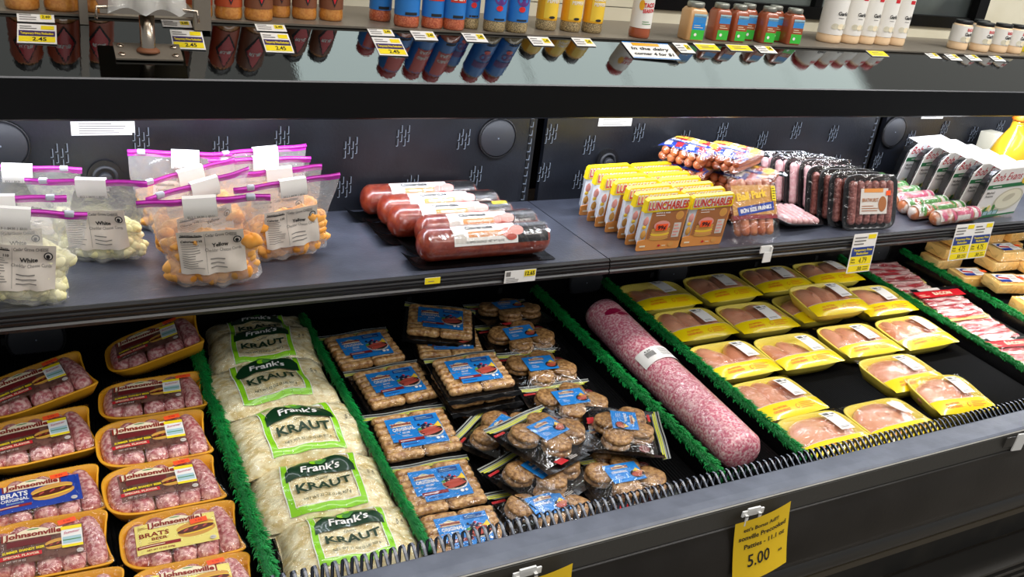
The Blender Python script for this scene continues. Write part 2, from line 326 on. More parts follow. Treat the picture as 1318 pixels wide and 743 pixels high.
def slots(b):
    rd = random.Random(4)
    for x0 in (-2.40, -1.215, -.0275, 1.152, 2.34):
        for dx, z in ((.065, 1.075), (.18, 1.045), (.325, 1.075), (.475, 1.055), (.60, 1.075), (.75, 1.05), (.87, 1.075), (1.02, 1.055), (.06, .978), (.165, .955), (.33, .96), (.50, .975), (.74, .96), (.90, .958), (1.06, .975)):
            if dx in (1.02,): z = 1.065
            for k in range(4):
                x = x0 + dx + (k - 1.5) * .0085; zz = z + (.010 if k % 2 else 0)
                for q in (-.019, .002):
                    b.box((x, .3695, zz + q), (.0034, .002, .016), 'slot_dark'); b.box((x + .0024, .369, zz + q), (.0013, .002, .016), 'slot_edge'); b.box((x, .369, zz + q - .008), (.0034, .002, .0012), 'slot_edge')
part('air_slots', ubp, slots)
def disc(b, x, z, r, y=.37):
    P = [(0.0001, 0), (r * .9, 0), (r, .004), (r, .010)]
    b.rings([[(x + q * cos(2 * pi * j / 36), y - .010 + d, z + q * sin(2 * pi * j / 36)) for j in range(36)] for q, d in P], 'disc_plastic', True, False)
    b.rings([[(x + q * cos(2 * pi * j / 36), y - d, z + q * sin(2 * pi * j / 36)) for j in range(36)] for q, d in ((r * 1.0, .008), (r * 1.06, .009), (r * 1.08, .004), (r * 1.08, 0))], 'shelf_rail', True, False)
    b.blob((x, y - .010, z), (.002, .001, .002), 'slot_edge', 6, 4, 0)
for x in (-1.13, -.108, 1.246): part('round_cover', ubp, lambda b: disc(b, x, 1.064, .046))
def knob(b, x, z):
    P = [(x + .032 * cos(t), z + .034 * sin(t)) for t in [pi * i / 16 for i in range(17)]] + [(x - .032, z - .028), (x + .032, z - .028)]
    b.add([(a, .362, c) for a, c in P] + [(a, .372, c) for a, c in P], [tuple(range(len(P)))] + [(i, (i + 1) % len(P), (i + 1) % len(P) + len(P), i + len(P)) for i in range(len(P))], 'shelf_rail')
    b.rings([[(x + r * cos(2 * pi * j / 20), .362 - d, z + r * sin(2 * pi * j / 20)) for j in range(20)] for r, d in ((.024, .0), (.022, .004), (.018, .004), (.017, -.002))], 'disc_plastic', True, False)
    b.rings([[(x + r * cos(2 * pi * j / 20), .362 - d, z - .002 + r * sin(2 * pi * j / 20)) for j in range(20)] for r, d in ((.013, -.003), (.013, .008), (.011, .010), (.0001, .010))], 'disc_plastic', True, False)
for x in (-.958, .213, 1.40): part('knob', ubp, lambda b: knob(b, x, .998))
for x, w, h, z in ((-.955, .112, .027, 1.094), (.221, .10, .022, 1.10), (1.405, .10, .018, 1.112)):
    def sticker(b, x=x, w=w, h=h, z=z):
        F = lambda u, v, d: (x + u, .3692 - d, z + v); b.box((x, .3695, z), (w, .001, h), 'paper_white'); b.lines(F, -w * .38, -h * .4, w * .4, h * .4, 5, 'ink_grey', .0007, .35)
    part('notice_sticker', ubp, sticker)
lbp = part('lower_back_panel', case, lambda b: (b.box((.75, .492, .69), (5.7, .014, .40), 'case_black'), [b.box((-.97 + k * 1.185 + s_, .484, .60), (.012, .002, .016), 'slot_dark') for k in range(4) for s_ in (-.2, .31, .72)]))
for x in (-1.11, .29, .60, 1.49): part('round_cover', lbp, lambda b: disc(b, x, .60, .055, .485))
# middle shelf in two boards with a seam
def shelf(b, x0, x1):
    b.box(((x0 + x1) / 2, .185, .8935), (x1 - x0 - .003, .37, .013), 'shelf_top')
def srail(b, x0, x1):
    P = [(.002, .900), (-.004, .9015), (-.010, .898), (-.0085, .892), (-.012, .890), (-.011, .886), (-.0135, .885), (-.012, .880), (-.010, .878), (-.014, .874), (-.012, .868), (.0, .866)]
    prof(b, P, 'shelf_rail', x0 + .0015, x1 - .0015)
for x0, x1 in ((X0, -1.19), (-1.19, 0), (0, 1.19), (1.19, X1)):
    sb = part('shelf_board', case, lambda b: shelf(b, x0, x1)); part('price_rail', sb, lambda b: srail(b, x0, x1))
part('shelf_underside', case, lambda b: b.box((.75, .19, .879), (5.6, .30, .012), 'case_black'))
# canopy and glass top
part('canopy_fascia', case, lambda b: prof(b, [(.170, 1.2355), (.166, 1.233), (.166, 1.166), (.170, 1.1625), (.185, 1.1625), (.185, 1.2355)], 'case_black'))
part('canopy_underside', case, lambda b: prof(b, [(.185, 1.185), (.185, 1.18), (.385, 1.205), (.385, 1.21)], 'wall_panel'))
part('glass_top', case, lambda b: prof(b, [(.168, 1.2345), (.353, 1.3018), (.353, 1.297), (.168, 1.229)], 'glass_top'))
part('chrome_strip', case, lambda b: prof(b, [(.1655, 1.2335), (.1675, 1.2362), (.1695, 1.2355), (.168, 1.232)], 'lip'))
part('top_ledge', case, lambda b: prof(b, [(.352, 1.3075), (.353, 1.3035), (.362, 1.299), (.64, 1.299), (.64, 1.3075)], 'steel'))
part('case_back', case, lambda b: b.box((.75, .56, .65), (5.7, .13, 1.29), 'case_dark'))
part('case_body', case, lambda b: prof(b, [(-.395, .14), (-.395, .45), (.495, .46), (.495, .14)], 'case_dark'))
# lower deck
def grate(b):
    prof(b, [(-.432, deck(-.432) - .004), (-.432, deck(-.432) - .012), (.485, deck(.485) - .012), (.485, deck(.485) - .004)], 'case_dark')
    n = int((X1 - X0) / .0075)
    for i in range(n):
        x = X0 + i * .0075
        if x < -1.4 or x > 2.4: continue
        b.add([(x, -.43, deck(-.43) - .004), (x + .0018, -.43, deck(-.43) - .001), (x + .0036, -.43, deck(-.43) - .004), (x, .484, deck(.484) - .004), (x + .0018, .484, deck(.484) - .001), (x + .0036, .484, deck(.484) - .004)], [(0, 1, 4, 3), (1, 2, 5, 4)], 'grate_edge')
part('deck_grate', case, grate)
def fence(b):
    x = -1.25
    P = [(-.352, .471), (-.352, .51), (-.350, .556), (-.353, .561), (-.358, .567), (-.366, .5675), (-.374, .563), (-.384, .5565)]
    while x < 2.6:
        vs = []
        for y, z in P: vs += [(x, y, z), (x + .0034, y, z)]
        n = len(P); b.add(vs, [(2 * i, 2 * i + 1, 2 * i + 3, 2 * i + 2) for i in range(n - 1)], 'fence_highlight')
        vs = []
        for y, z in P: vs += [(x - .0012, y, z - .0006), (x + .0052, y + .001, z - .0012), (x + .0005, y + .004, z - .005)]
        b.add(vs, [(3 * i, 3 * i + 1, 3 * i + 4, 3 * i + 3) for i in range(n - 1)] + [(3 * i + 1, 3 * i + 2, 3 * i + 5, 3 * i + 4) for i in range(n - 1)] + [(3 * i + 2, 3 * i, 3 * i + 3, 3 * i + 5) for i in range(n - 1)], 'fence_black')
        x += .0160
    prof(b, [(-.352, .469), (-.352, .482), (-.356, .482), (-.356, .469)], 'fence_black', -1.4, 2.7)
fp('front_fence', case, fence)
ledge = fp('bumper_ledge', case, lambda b: prof(b, [(-.372, .465), (-.380, .552), (-.384, .5555), (-.392, .557), (-.425, .5625), (-.444, .5640), (-.449, .561), (-.446, .54), (-.40, .50)], 'bumper_gray'))
fp('bumper_line', ledge, lambda b: prof(b, [(-.4495, .5605), (-.4515, .5590), (-.4500, .5565), (-.4475, .5580)], 'white_line'))
fp('tag_channel', case, lambda b: prof(b, [(-.448, .557), (-.4515, .555), (-.4565, .519), (-.452, .516), (-.44, .52)], 'bumper_band'))
def bump_prof(b):
    P = [(-.44, .516), (-.4585, .515)]
    for i in range(9): t = i / 8; P.append((-.4585 - .014 * sin(pi * min(1, t * 1.0) * .75), .513 - .138 * t))
    P += [(-.45, .372), (-.43, .40)]
    prof(b, P, 'bumper_dark')
panel = fp('bumper_panel', case, bump_prof)
fp('trim_line', panel, lambda b: prof(b, [(-.462, .3755), (-.464, .3745), (-.462, .3725), (-.458, .3735)], 'tan_trim'))
def roll(b): prof(b, [(-.44 - .028 * cos(t), .345 + .030 * sin(t)) for t in [-pi / 2 + pi * i / 12 for i in range(13)]] + [(-.42, .37), (-.42, .315)], 'bumper_roll')
fp('bumper_roll', case, roll)
fp('lower_trim', case, lambda b: prof(b, [(-.44, .314), (-.455, .312), (-.452, .292), (-.43, .288)], 'tan_trim'))
def kick(b):
    prof(b, [(-.43, .30), (-.39, .26), (-.385, .14), (-.36, .14), (-.36, .30)], 'kick')
    for k in range(5): prof(b, [(-.385, .13 - k * .025), (-.46, .12 - k * .025), (-.46, .112 - k * .025), (-.385, .118 - k * .025)], 'bumper_roll')
fp('kick_panel', case, kick)
for x in (-1.30,): pass
for o in [panel] + list(case.children):
    if o.name.startswith(('bumper_panel', 'bumper_roll', 'price_rail')):
        for p in o.data.polygons: p.use_smooth = len(p.vertices) == 4 and o.name.startswith('bumper')
# ================================================================ packs of raw bratwurst
def dome(a, b, h, B, e=4):
    def F(x, y, w=0): return (x, y, h + B * max(0, 1 - abs(x / a) ** e) * max(0, 1 - abs(y / b) ** e) + w)
    return F
def tray_mesh(b, A, Bd, h, m, waist=0, e=5, n=56, t=.0035):
    def ring(ka, kb, z, ins=0):
        R = []
        Q = sup(1, 1, e, n)
        if waist: Q = [(q if q[0] > 1e-6 else p) for p, q in zip(sup(1, 1, 3.6, n), sup(1, 1, 8, n))]
        for x, y in Q:
            wx = A * ka * x - math.copysign(ins, x); wy = Bd * kb * y - math.copysign(ins, y)
            if waist and x > 0: wx *= 1 - waist * (1 - min(1, abs(y)) ** 2) * (z / h if z > 0 else 0)
            zz = z - (waist * .05 * (1 - y * y) if waist and x > 0 and z > h * .8 else 0)
            R.append((wx, wy, zz))
        return R
    b.rings([ring(.84, .80, 0), ring(.93, .92, h * .5), ring(1, 1, h - .003), ring(1.005, 1.008, h - .0012), ring(1, 1, h), ring(1, 1, h, t), ring(.94, .93, h * .5, t), ring(.83, .79, .004, t)], m, True, True)
def johnson_logo(b, F, cx, cy, w, h, m1='logo_cream', m2='logo_red'):
    """cream name plate with a farmhouse arch on top"""
    for k, mm, ww in ((1.0, m2, .0007), (.94, m1, .0010)):
        b.poly(F, [(cx - w / 2 * k, cy - h / 2 * k), (cx + w / 2 * k, cy - h / 2 * k), (cx + w / 2 * k, cy + h * .42 * k), (cx + w * .27 * k, cy + h * .42 * k), (cx + w * .2 * k, cy + h * .62 * k), (cx + w * .12 * k, cy + h * .78 * k), (cx, cy + h * .92 * k), (cx - w * .12 * k, cy + h * .78 * k), (cx - w * .2 * k, cy + h * .62 * k), (cx - w * .27 * k, cy + h * .42 * k), (cx - w / 2 * k, cy + h * .42 * k)], mm, ww)
    b.text(F, 'Johnsonville', cx, cy - h * .32, h * .60, m2, .0024, width=w * .90, bold=.035)
    b.ell(F, cx, cy + h * .60, w * .10, h * .08, 'leaf_green', .0012)
def sandwich(b, F, cx, cy, s, ang=.12):
    b.ell(F, cx, cy + s * .22, s * 1.0, s * .36, 'bun', .0011, ang); b.ell(F, cx + s * .05, cy - s * .12, s * 1.0, s * .42, 'bun', .0010, ang); b.ell(F, cx + .02 * s, cy + s * .12, s * .95, s * .15, 'cheese_y', .0014, ang)
    b.ell(F, cx, cy + 0, s * .98, s * .22, 'grilled', .0016, ang)
    for k in range(3): b.ell(F, cx + (k - 1) * s * .5, cy + s * .05 + (k - 1) * s * .06, s * .16, s * .06, 'sausage_pic', .0018, ang + .5)
    b.ell(F, cx + .1 * s, cy - s * .2, s * .8, s * .10, 'cheese_y', .0015, ang)
BA, BB, BH = .1075, .069, .034
BF = dome(BA, BB, BH, .0135, 6)
def brat_label(kind):
    def f(b):
        x0, x1, y0, y1 = -.080, .054, -.043, .029
        if kind == 'sleeve':
            b.rect(BF, x0, y0, x1, y1, 'label_brown', .0006, 8); b.rect(BF, x0 + .012, -.004, x1 - .052, .009, 'maroon', .0010, 4)
            b.text(BF, 'SUMMER SHANDY BEER', x0 + .038, y0 + .0265, .0052, 'yellow', .0014, width=.066, bold=.03, ang=.03)
            b.rect(BF, x0, y0 + .013, x0 + .066, y0 + .022, 'red', .0012, 3, .02); b.text(BF, 'SPECIAL FLAVOR', x0 + .034, y0 + .0150, .0048, 'logo_cream', .0018, width=.056, bold=.03, ang=.02)
            b.text(BF, 'NET WT 19 OZ', x0 + .026, y0 + .005, .0036, 'paper_grey', .0014, width=.03, bold=.01)
            sandwich(b, BF, .012, -.012, .021); johnson_logo(b, BF, -.026, .0205, .100, .0185)
            b.rect(BF, .018, -.026, .052, .024, 'paper_white', .0022, 4); b.rect(BF, .018, .016, .052, .024, 'yellow', .0026, 3); b.rect(BF, .018, -.026, .052, -.020, 'yellow', .0026, 3)
            b.rect(BF, .020, -.017, .050, -.001, 'light_blue', .0026, 3); b.text(BF, 'Summer', .035, .006, .006, 'pink_text', .0028, width=.026, bold=.01, shear=.3, ang=.1); b.rect(BF, .020, -.010, .050, -.008, 'leaf_green', .0029, 3)
        elif kind == 'blue':
            b.rect(BF, x0 - .004, y0, x1 + .006, y1, 'label_blue_deep', .0006, 8); johnson_logo(b, BF, -.020, .0215, .098, .0180)
            b.text(BF, 'BRATS', -.050, -.004, .0120, 'paper_white', .0014, width=.044, bold=.03); b.text(BF, 'ORIGINAL', -.050, -.0155, .0080, 'paper_white', .0014, width=.046, bold=.02)
            b.text(BF, 'Bratwurst', -.050, -.0225, .004, 'light_blue', .0014, width=.028); b.rect(BF, x0, -.0325, -.024, -.026, 'dark_red', .0012, 3); b.lines(BF, x0 + .003, -.032, -.028, -.0265, 1, 'logo_cream', .0015, .3)
            sandwich(b, BF, .012, -.008, .036)
        else:
            b.rect(BF, x0 - .002, y0, x1 + .002, y1, 'label_yellow', .0006, 8); johnson_logo(b, BF, -.012, .0225, .094, .0175)
            b.text(BF, 'BRATS', -.050, -.0050, .0100, 'logo_red', .0014, width=.050, bold=.02); b.text(BF, 'BEER', -.042, -.0150, .0062, 'logo_red', .0014, width=.026, bold=.02)
            b.lines(BF, -.062, -.022, -.030, -.018, 1, 'logo_red', .0014, .2); b.lines(BF, -.076, .016, -.058, .022, 2, 'logo_red', .0014, .3)
            b.rect(BF, x0, -.031, -.008, -.0235, 'dark_red', .0012, 4); b.lines(BF, x0 + .003, -.030, -.012, -.0245, 1, 'logo_cream', .0015, .3)
            b.text(BF, 'NET WT 19 OZ (539g)', -.042, -.0390, .0036, 'logo_red', .0014, width=.046); b.rect(BF, x0 - .002, y0, x0 - .0012, y1, 'logo_red', .001, 1)
            sandwich(b, BF, .020, -.006, .033)
        b.ell(BF, .046, y0 + .006, .0055, .0045, 'paper_grey', .003); b.lines(BF, .042, y0 + .004, .050, y0 + .008, 2, 'ink_grey', .0034)
    return f
def brat_pack(kind, label, loc, rot, scale=1, dot=(.022, .036, .12), seed=0, loose=False):
    t = thing('bratwurst_pack', label, 'bratwurst', loc, rot, 'trays of raw bratwurst', scale)
    part('tray', t, lambda b: tray_mesh(b, BA, BB, BH, 'brat_tray', .17), 'brat_tray')
    sp = ((-.079, -.012), (-.043, -.004), (-.004, .002), (.033, .004), (.060, .008))
    for i, (x, bend) in enumerate(sp):
        part('bratwurst', t, lambda b: b.capsule((x + (.012 if i == 0 else 0) + (.012 if i == 4 else 0), -.060 + .014 * (i == 0) + .004 * (i == 4), .0235), (x + (.012 if i == 0 else 0) - (.004 if i == 4 else 0), .058 - .010 * (i == 0), .0235), (.0205 if i < 4 else .0180), 'brat_meat', 18, bend * 1.0, (1, 0, 0), 12, .03, i), 'brat%d' % i)
    lb_ = part('label', t, brat_label(kind), 'bratlabel_' + kind)
    def film_(b): b.grid(lambda u, v: BF(BA * .97 * (2 * u - 1) * sqrt(1 - .30 * (2 * v - 1) ** 4 * (1 if u < .5 else .15)) * (1 if u < .5 else 1 - .18 * (1 - (2 * v - 1) ** 2) * (2 * u - 1)), BB * .97 * (2 * v - 1) * sqrt(1 - .30 * (2 * u - 1) ** 4 * (1 if u < .5 else .15)), .0006), 14, 10, 'wrap')
    part('plastic_wrap', t, film_, 'brat_film')
    if dot: part('price_dot', lb_, lambda b: (b.rect(BF, dot[0], dot[1] - .006, dot[0] + .030, dot[1] + .006, 'orange_dot', .003, 4, dot[2]), b.text(BF, '5.99', dot[0] + .015, dot[1] - .002, .0036, 'red', .0036, width=.012)))
    return t
brat_pack('sleeve', 'raw bratwurst tray at the back left, tilted, cut off by the left picture edge', (-1.107, .271, deck(.271) + .001), (12.7, 4.8, -10.6), .98)
brat_pack('sleeve', 'raw bratwurst tray second from back in the left column, orange dot over its name', (-1.114, .112, deck(.112) + .001), (5.6, 8.5, -2.4), .93, (.012, .034, .1))
brat_pack('blue', 'raw bratwurst tray with the dark blue label at left edge', (-1.112, -.052, deck(-.052)), (3, 5.3, .2), .90, (.012, .031, .1))
brat_pack('sleeve', 'raw bratwurst tray lying against the front of the dark blue labelled one', (-1.11, -.178, deck(-.178) + .004), (0, 9, 1.9), .88, (.014, .037, .2))
brat_pack('sleeve', 'raw bratwurst tray at bottom left corner with only its back rim and sausage ends showing', (-1.097, -.312, deck(-.312) + .004), (-.6, 7, 1.9), .86, None)
brat_pack('sleeve', 'raw bratwurst tray at the back by the kraut, steeply tilted up to the right', (-.874, .362, deck(.362)), (.2, 4, -18), .97, (.028, .037, .1))
brat_pack('sleeve', 'raw bratwurst tray mostly hidden under the one in front, in the right column', (-.905, .192, deck(.192) + .001), (-4, 2.5, -4), .96, (.045, .030, .1))
brat_pack('sleeve', 'raw bratwurst tray third from back in the right column, lying over another', (-.923, .050, deck(.05) + .010), (-.2, 7.6, -.7), .955, (.020, .036, .15))
brat_pack('sleeve', 'raw bratwurst tray directly behind the pale yellow labelled one', (-.925, -.080, deck(-.08)), (2, 4.5, 1.4), .943, (.020, .036, .12))
brat_pack('beer', 'raw bratwurst tray with the pale yellow label, at the front right of the bratwursts', (-.913, -.213, deck(-.213)), (-1.6, 5, -1), .91, (.012, .012, .1))
brat_pack('beer', 'raw bratwurst tray at the front beside green divider, only its rear in view', (-.914, -.338, deck(-.338) + .001), (-1.1, 1, 3), .90, (.020, .036, .12))
# ================================================================ bags of sauerkraut
KA, KB, KT = .125, .075, .042
def kraut_bag(label, loc, rot, scale, seed, th=1.0):
    t = thing('sauerkraut_bag', label, 'sauerkraut', loc, rot, 'clear bags of sauerkraut in a row', scale)
    rd = random.Random(seed); ph = [rd.uniform(0, 6.28) for _ in range(8)]
    def z(x, y):
        u, v = x / (KA * .93), y / KB
        p = max(0, 1 - abs(u) ** 3.2) ** .55 * max(0, 1 - abs(v) ** 4.4) ** .55
        wv = .0022 * (sin(60 * x + ph[0] + 20 * y) + sin(75 * y + ph[1] + 25 * x * sin(ph[2])) + .6 * sin(130 * x + 90 * y + ph[3]))
        return KT * th * p + wv * min(1, 3 * p)
    F = lambda x, y, w=0: (x + .004 * sin(40 * y + ph[4]) * (abs(x) / KA), y + .003 * sin(35 * x + ph[5]), .003 + z(x, y) + w)
    def body(b):
        b.grid(lambda u, v: F(KA * .94 * (2 * u - 1), KB * .99 * (2 * v - 1), 0), 40, 26, 'kraut')
        b.grid(lambda u, v: (KA * .94 * (1 - 2 * u), KB * .99 * (2 * v - 1), .0015), 8, 6, 'kraut')
    part('sauerkraut', t, body)
    def bag(b):
        b.grid(lambda u, v: F(KA * 1.0 * (2 * u - 1), KB * 1.02 * (2 * v - 1), .0022 + .0018 * sin(50 * u * 2 + 30 * v + ph[6])), 46, 30, 'wrap_wrinkled')
    part('plastic_bag', t, bag)
    def lab(b):
        x0, x1, y0, y1 = -.066, .064, -.064, .063; fw = .010
        for r in ((x0, y0, x1, y0 + fw), (x0, y1 - fw * .7, x1, y1), (x0, y0 + fw, x0 + fw, y1 - fw * .7), (x1 - fw, y0 + fw, x1, y1 - fw * .7)): b.grid(lambda u, v: F(r[0] + (r[2] - r[0]) * u, r[1] + (r[3] - r[1]) * v, .0030), 14, 12, 'lime')
        for r in ((x0 - .0015, y0, x0, y1), (x1, y0, x1 + .0015, y1), (x0 + fw, y0 + fw, x0 + fw + .0012, y1 - fw), (x1 - fw - .0012, y0 + fw, x1 - fw, y1 - fw), (x0 + fw, y0 + fw, x1 - fw, y0 + fw + .0012)): b.grid(lambda u, v: F(r[0] + (r[2] - r[0]) * u, r[1] + (r[3] - r[1]) * v, .0036), 8, 12, 'paper_white')
        # dark green arch
        def arch(u, v):
            x = (2 * u - 1) * .060; top = .014 + .043 * sqrt(max(0, 1 - (x / .0615) ** 2)); bot = .004 + .010 * (1 - (x / .060) ** 2)
            return F(x, bot + (top - bot) * v, .0040)
        b.grid(arch, 20, 8, 'dark_green')
        for k in range(5): b.ell(F, -.002 + .008 * cos(k * 1.26), .046 + .006 * sin(k * 1.26), .008, .0065, 'lime' if k % 2 else 'leaf_green', .0052 + .0003 * k)
        b.text(F, "Frank's", 0, .0200, .0150, 'paper_white', .0060, width=.068, bold=.02, shear=.08)
        b.text(F, 'Quality', -.002, .0020, .0050, 'kraut_text', .0045, width=.022, shear=.2, bold=.01)
        b.text(F, 'KRAUT', 0, -.0245, .0195, 'kraut_text', .0045, width=.094, bold=.03)
        b.text(F, 'NET WT 32 OZ (2 LB) 907 g', 0, -.045, .0050, 'kraut_text', .0045, width=.080, bold=.01)
        b.poly(F, [(.030, .0545), (.050, .0545), (.050, .045)], 'paper_white', .0052)
    part('label', t, lab)
    part('date_code', t, lambda b: (b.text(F, 'K24', .086, .006, .0040, 'ink', .0036, width=.011, ang=1.5), b.text(F, '1 09', .095, .006, .0040, 'ink', .0036, width=.011, ang=1.5)))
    return t
kraut_bag('sauerkraut bag at the very back of its column, lying against the case wall', (-.655, .398, deck(.398) + .014), (-6, -3, -3), .95, 1, .8)
kraut_bag('sauerkraut bag second from the back, its label curled over the top', (-.66, .322, deck(.322) + .010), (-6, 6, -5), .99, 2)
kraut_bag('sauerkraut bag third from the back with a glare across the word on its label', (-.684, .158, deck(.158) + .024), (0, 4, -1.5), 1.07, 3)
kraut_bag('sauerkraut bag in the middle of its column, its lettering clear and flat', (-.668, -.008, deck(-.008) + .016), (3.9, 7, 2.5), 1.10, 4)
kraut_bag('sauerkraut bag second from the front, its label buckled in the middle', (-.665, -.166, deck(-.166) + .004), (-5, 5, -2), 1.05, 5)
kraut_bag('sauerkraut bag at the front against the slotted rail', (-.655, -.306, deck(-.306) + .001), (-3, 0, -2), .99, 6, .85)
# ================================================================ breakfast links and patties
def jlabel(b, F, w, h, pic='links', k=1.0):
    b.rect(F, -w / 2, -h * .28, w / 2, h / 2, 'label_blue', .0006, 6); b.rect(F, -w * .38, -h / 2, w / 2, -h * .28, 'label_blue', .0006, 5)
    johnson_logo(b, F, -w * .24, h * .27, w * .42, h * .14)
    b.text(F, 'ORIGINAL', -w * .22, h * .05, h * .12, 'paper_white', .0012, width=w * .42, bold=.03); b.text(F, 'RECIPE', -w * .20, -h * .04, h * .045, 'paper_white', .0012, width=w * .14)
    b.lines(F, -w * .30, -h * .17, -w * .10, -h * .08, 2, 'paper_white', .0012, .3)
    b.rect(F, -w * .40, -h * .33, w * .08, -h * .22, 'dark_red', .0010, 3); b.lines(F, -w * .37, -h * .32, w * .05, -h * .23, 1, 'paper_white', .0014, .3)
    b.rect(F, w * .05, h * .32, w * .42, h * .45, 'label_blue_dark', .0010, 3); b.lines(F, w * .08, h * .34, w * .40, h * .43, 2, 'light_blue', .0014, .3)
    b.lines(F, -w * .34, -h * .45, w * .1, -h * .37, 1, 'label_blue_dark', .0012, .3)
    cx, cy = w * .26, -h * .02
    b.ell(F, cx, cy - h * .06, w * .24, h * .22, 'paper_grey', .0010); b.ell(F, cx, cy - h * .05, w * .22, h * .19, 'ink', .0012)
    rd = random.Random(3)
    for i in range(11): b.ell(F, cx - w * .08 + rd.uniform(-.1, .12) * w, cy + h * .13 + rd.uniform(-.07, .08) * h, w * .028, h * .04, ('berry', 'berry', 'berry_red')[i % 3], .0014 + i * .00012, n=8)
    b.poly(F, [(cx + w * .06, cy + h * .05), (cx + w * .23, cy + h * .02), (cx + w * .2, cy + h * .22)], 'cheese_y', .0016); b.ell(F, cx - w * .2, cy + h * .02, w * .04, h * .04, 'leaf_green', .0018)
    for i in range(3): b.ell(F, cx - w * .02 + (i - 1) * w * .03, cy - h * .02 - i * h * .07, w * .20, h * .045, 'sausage_pic', .0028 + i * .0003, .22)
    b.ell(F, cx + w * .05, -h * .38, w * .035, h * .04, 'paper_white', .003, n=10); b.ell(F, cx + w * .13, -h * .38, w * .03, h * .035, 'paper_white', .003, n=10)
def zip_seal(b, x0, x1, y, z, tilt=.25):
    F = lambda u, v, w=0: (u, y + v * cos(tilt), z + v * sin(tilt) + w)
    b.grid(lambda u, v: F(x0 + (x1 - x0) * u, -.002 + .017 * v, .0015 * sin(9 * u + 2)), 10, 2, 'zip_grey')
    for v0, hh in ((.0, .0022), (.0042, .0016)): b.grid(lambda u, v: F(x0 + (x1 - x0) * u, v0 + hh * v, .0010 + .0015 * sin(9 * u + 2)), 10, 1, 'zip_yellow')
    b.grid(lambda u, v: F(x0 + (x1 - x0) * u, .0095 + .0022 * v, .0008 + .0015 * sin(9 * u + 2)), 10, 1, 'black_film')
def link_pack(label, loc, rot, scale=1, z=True, seed=0):
    t = thing('sausage_link_pack', label, 'sausage links', loc, rot, 'flat packs of cooked breakfast sausage links', scale)
    part('backing_film', t, lambda b: (b.rbox((0, .004, .0022), (.170, .158, .004), 'black_film', .0015, 2, True, .0006, 5), b.grid(lambda u, v: (-.085 + .17 * u, -.075 - .012 * v, .003 - .002 * v + .002 * sin(20 * u)), 14, 2, 'black_film')), 'linkback')
    for r in range(7):
        for c in (-1, 1):
            y = .0565 - r * .0188; part('sausage_link', t, lambda b: b.capsule((c * .0385 - .0385, y, .0135), (c * .0385 + .0385, y, .0135), .0102, 'cooked', 12, (.0015 if (r + c) % 2 else -.0012), (0, 1, 0), 9, .07, r * 2 + c), 'link%d_%d' % (r, c))
    F = lambda x, y, w=0: (x, y, .0236 + .0006 * sin(330 * y) + w)
    part('label', t, lambda b: jlabel(b, F, .108, .092), 'linklabel')
    Fw = dome(.080, .068, .016, .0085, 6)
    part('plastic_wrap', t, lambda b: b.grid(lambda u, v: Fw(.079 * (2 * u - 1), .067 * (2 * v - 1), .001), 16, 14, 'wrap'), 'linkwrap')
    if z: part('zip_seal', t, lambda b: zip_seal(b, -.088, .088, .078, .004), 'linkzip')
    return t
link_pack('sausage link pack at the back of the left column beside the kraut', (-.434, .292, deck(.289) + .0), (1.7, 3.6, -1.7), 1.02)
link_pack('sausage link pack second in the left column, right in front of the rearmost one', (-.415, .132, deck(.136)), (1.2, 3.2, -2.2), 1.02)
link_pack('sausage link pack in the middle of the left column, glossy black front edge showing', (-.436, -.049, deck(-.049) + .006), (-4.1, 4, -2.7), 1.03)
link_pack('sausage link pack second from the front in the left column, beside the green fringe', (-.452, -.215, deck(-.221) + .001), (-5, 2, -3), .97)
link_pack('sausage link pack at the front, half hidden behind the slotted rail', (-.457, -.346, deck(-.346) + .001), (-7, 1, -3), .90)
link_pack('sausage link pack at the back right, resting askew on another pack', (-.233, .322, .600), (-23.4, 3, 1.7), 1.03)
link_pack('sausage link pack lying underneath the askew one at the back', (-.232, .262, deck(.26) + .003), (-15, 0, -2), 1.0)
link_pack('sausage link pack on top of the stack of three, next to the patties', (-.262, .062, .6055), (-3.7, 3, -2.5), .99)
link_pack('sausage link pack in the middle of the stack of three', (-.262, .056, .579), (.4, 3, -1.2), 1.0, False)
link_pack('sausage link pack at the bottom of the stack of three', (-.248, .055, .5530), (7, 3, 0), .98, False)
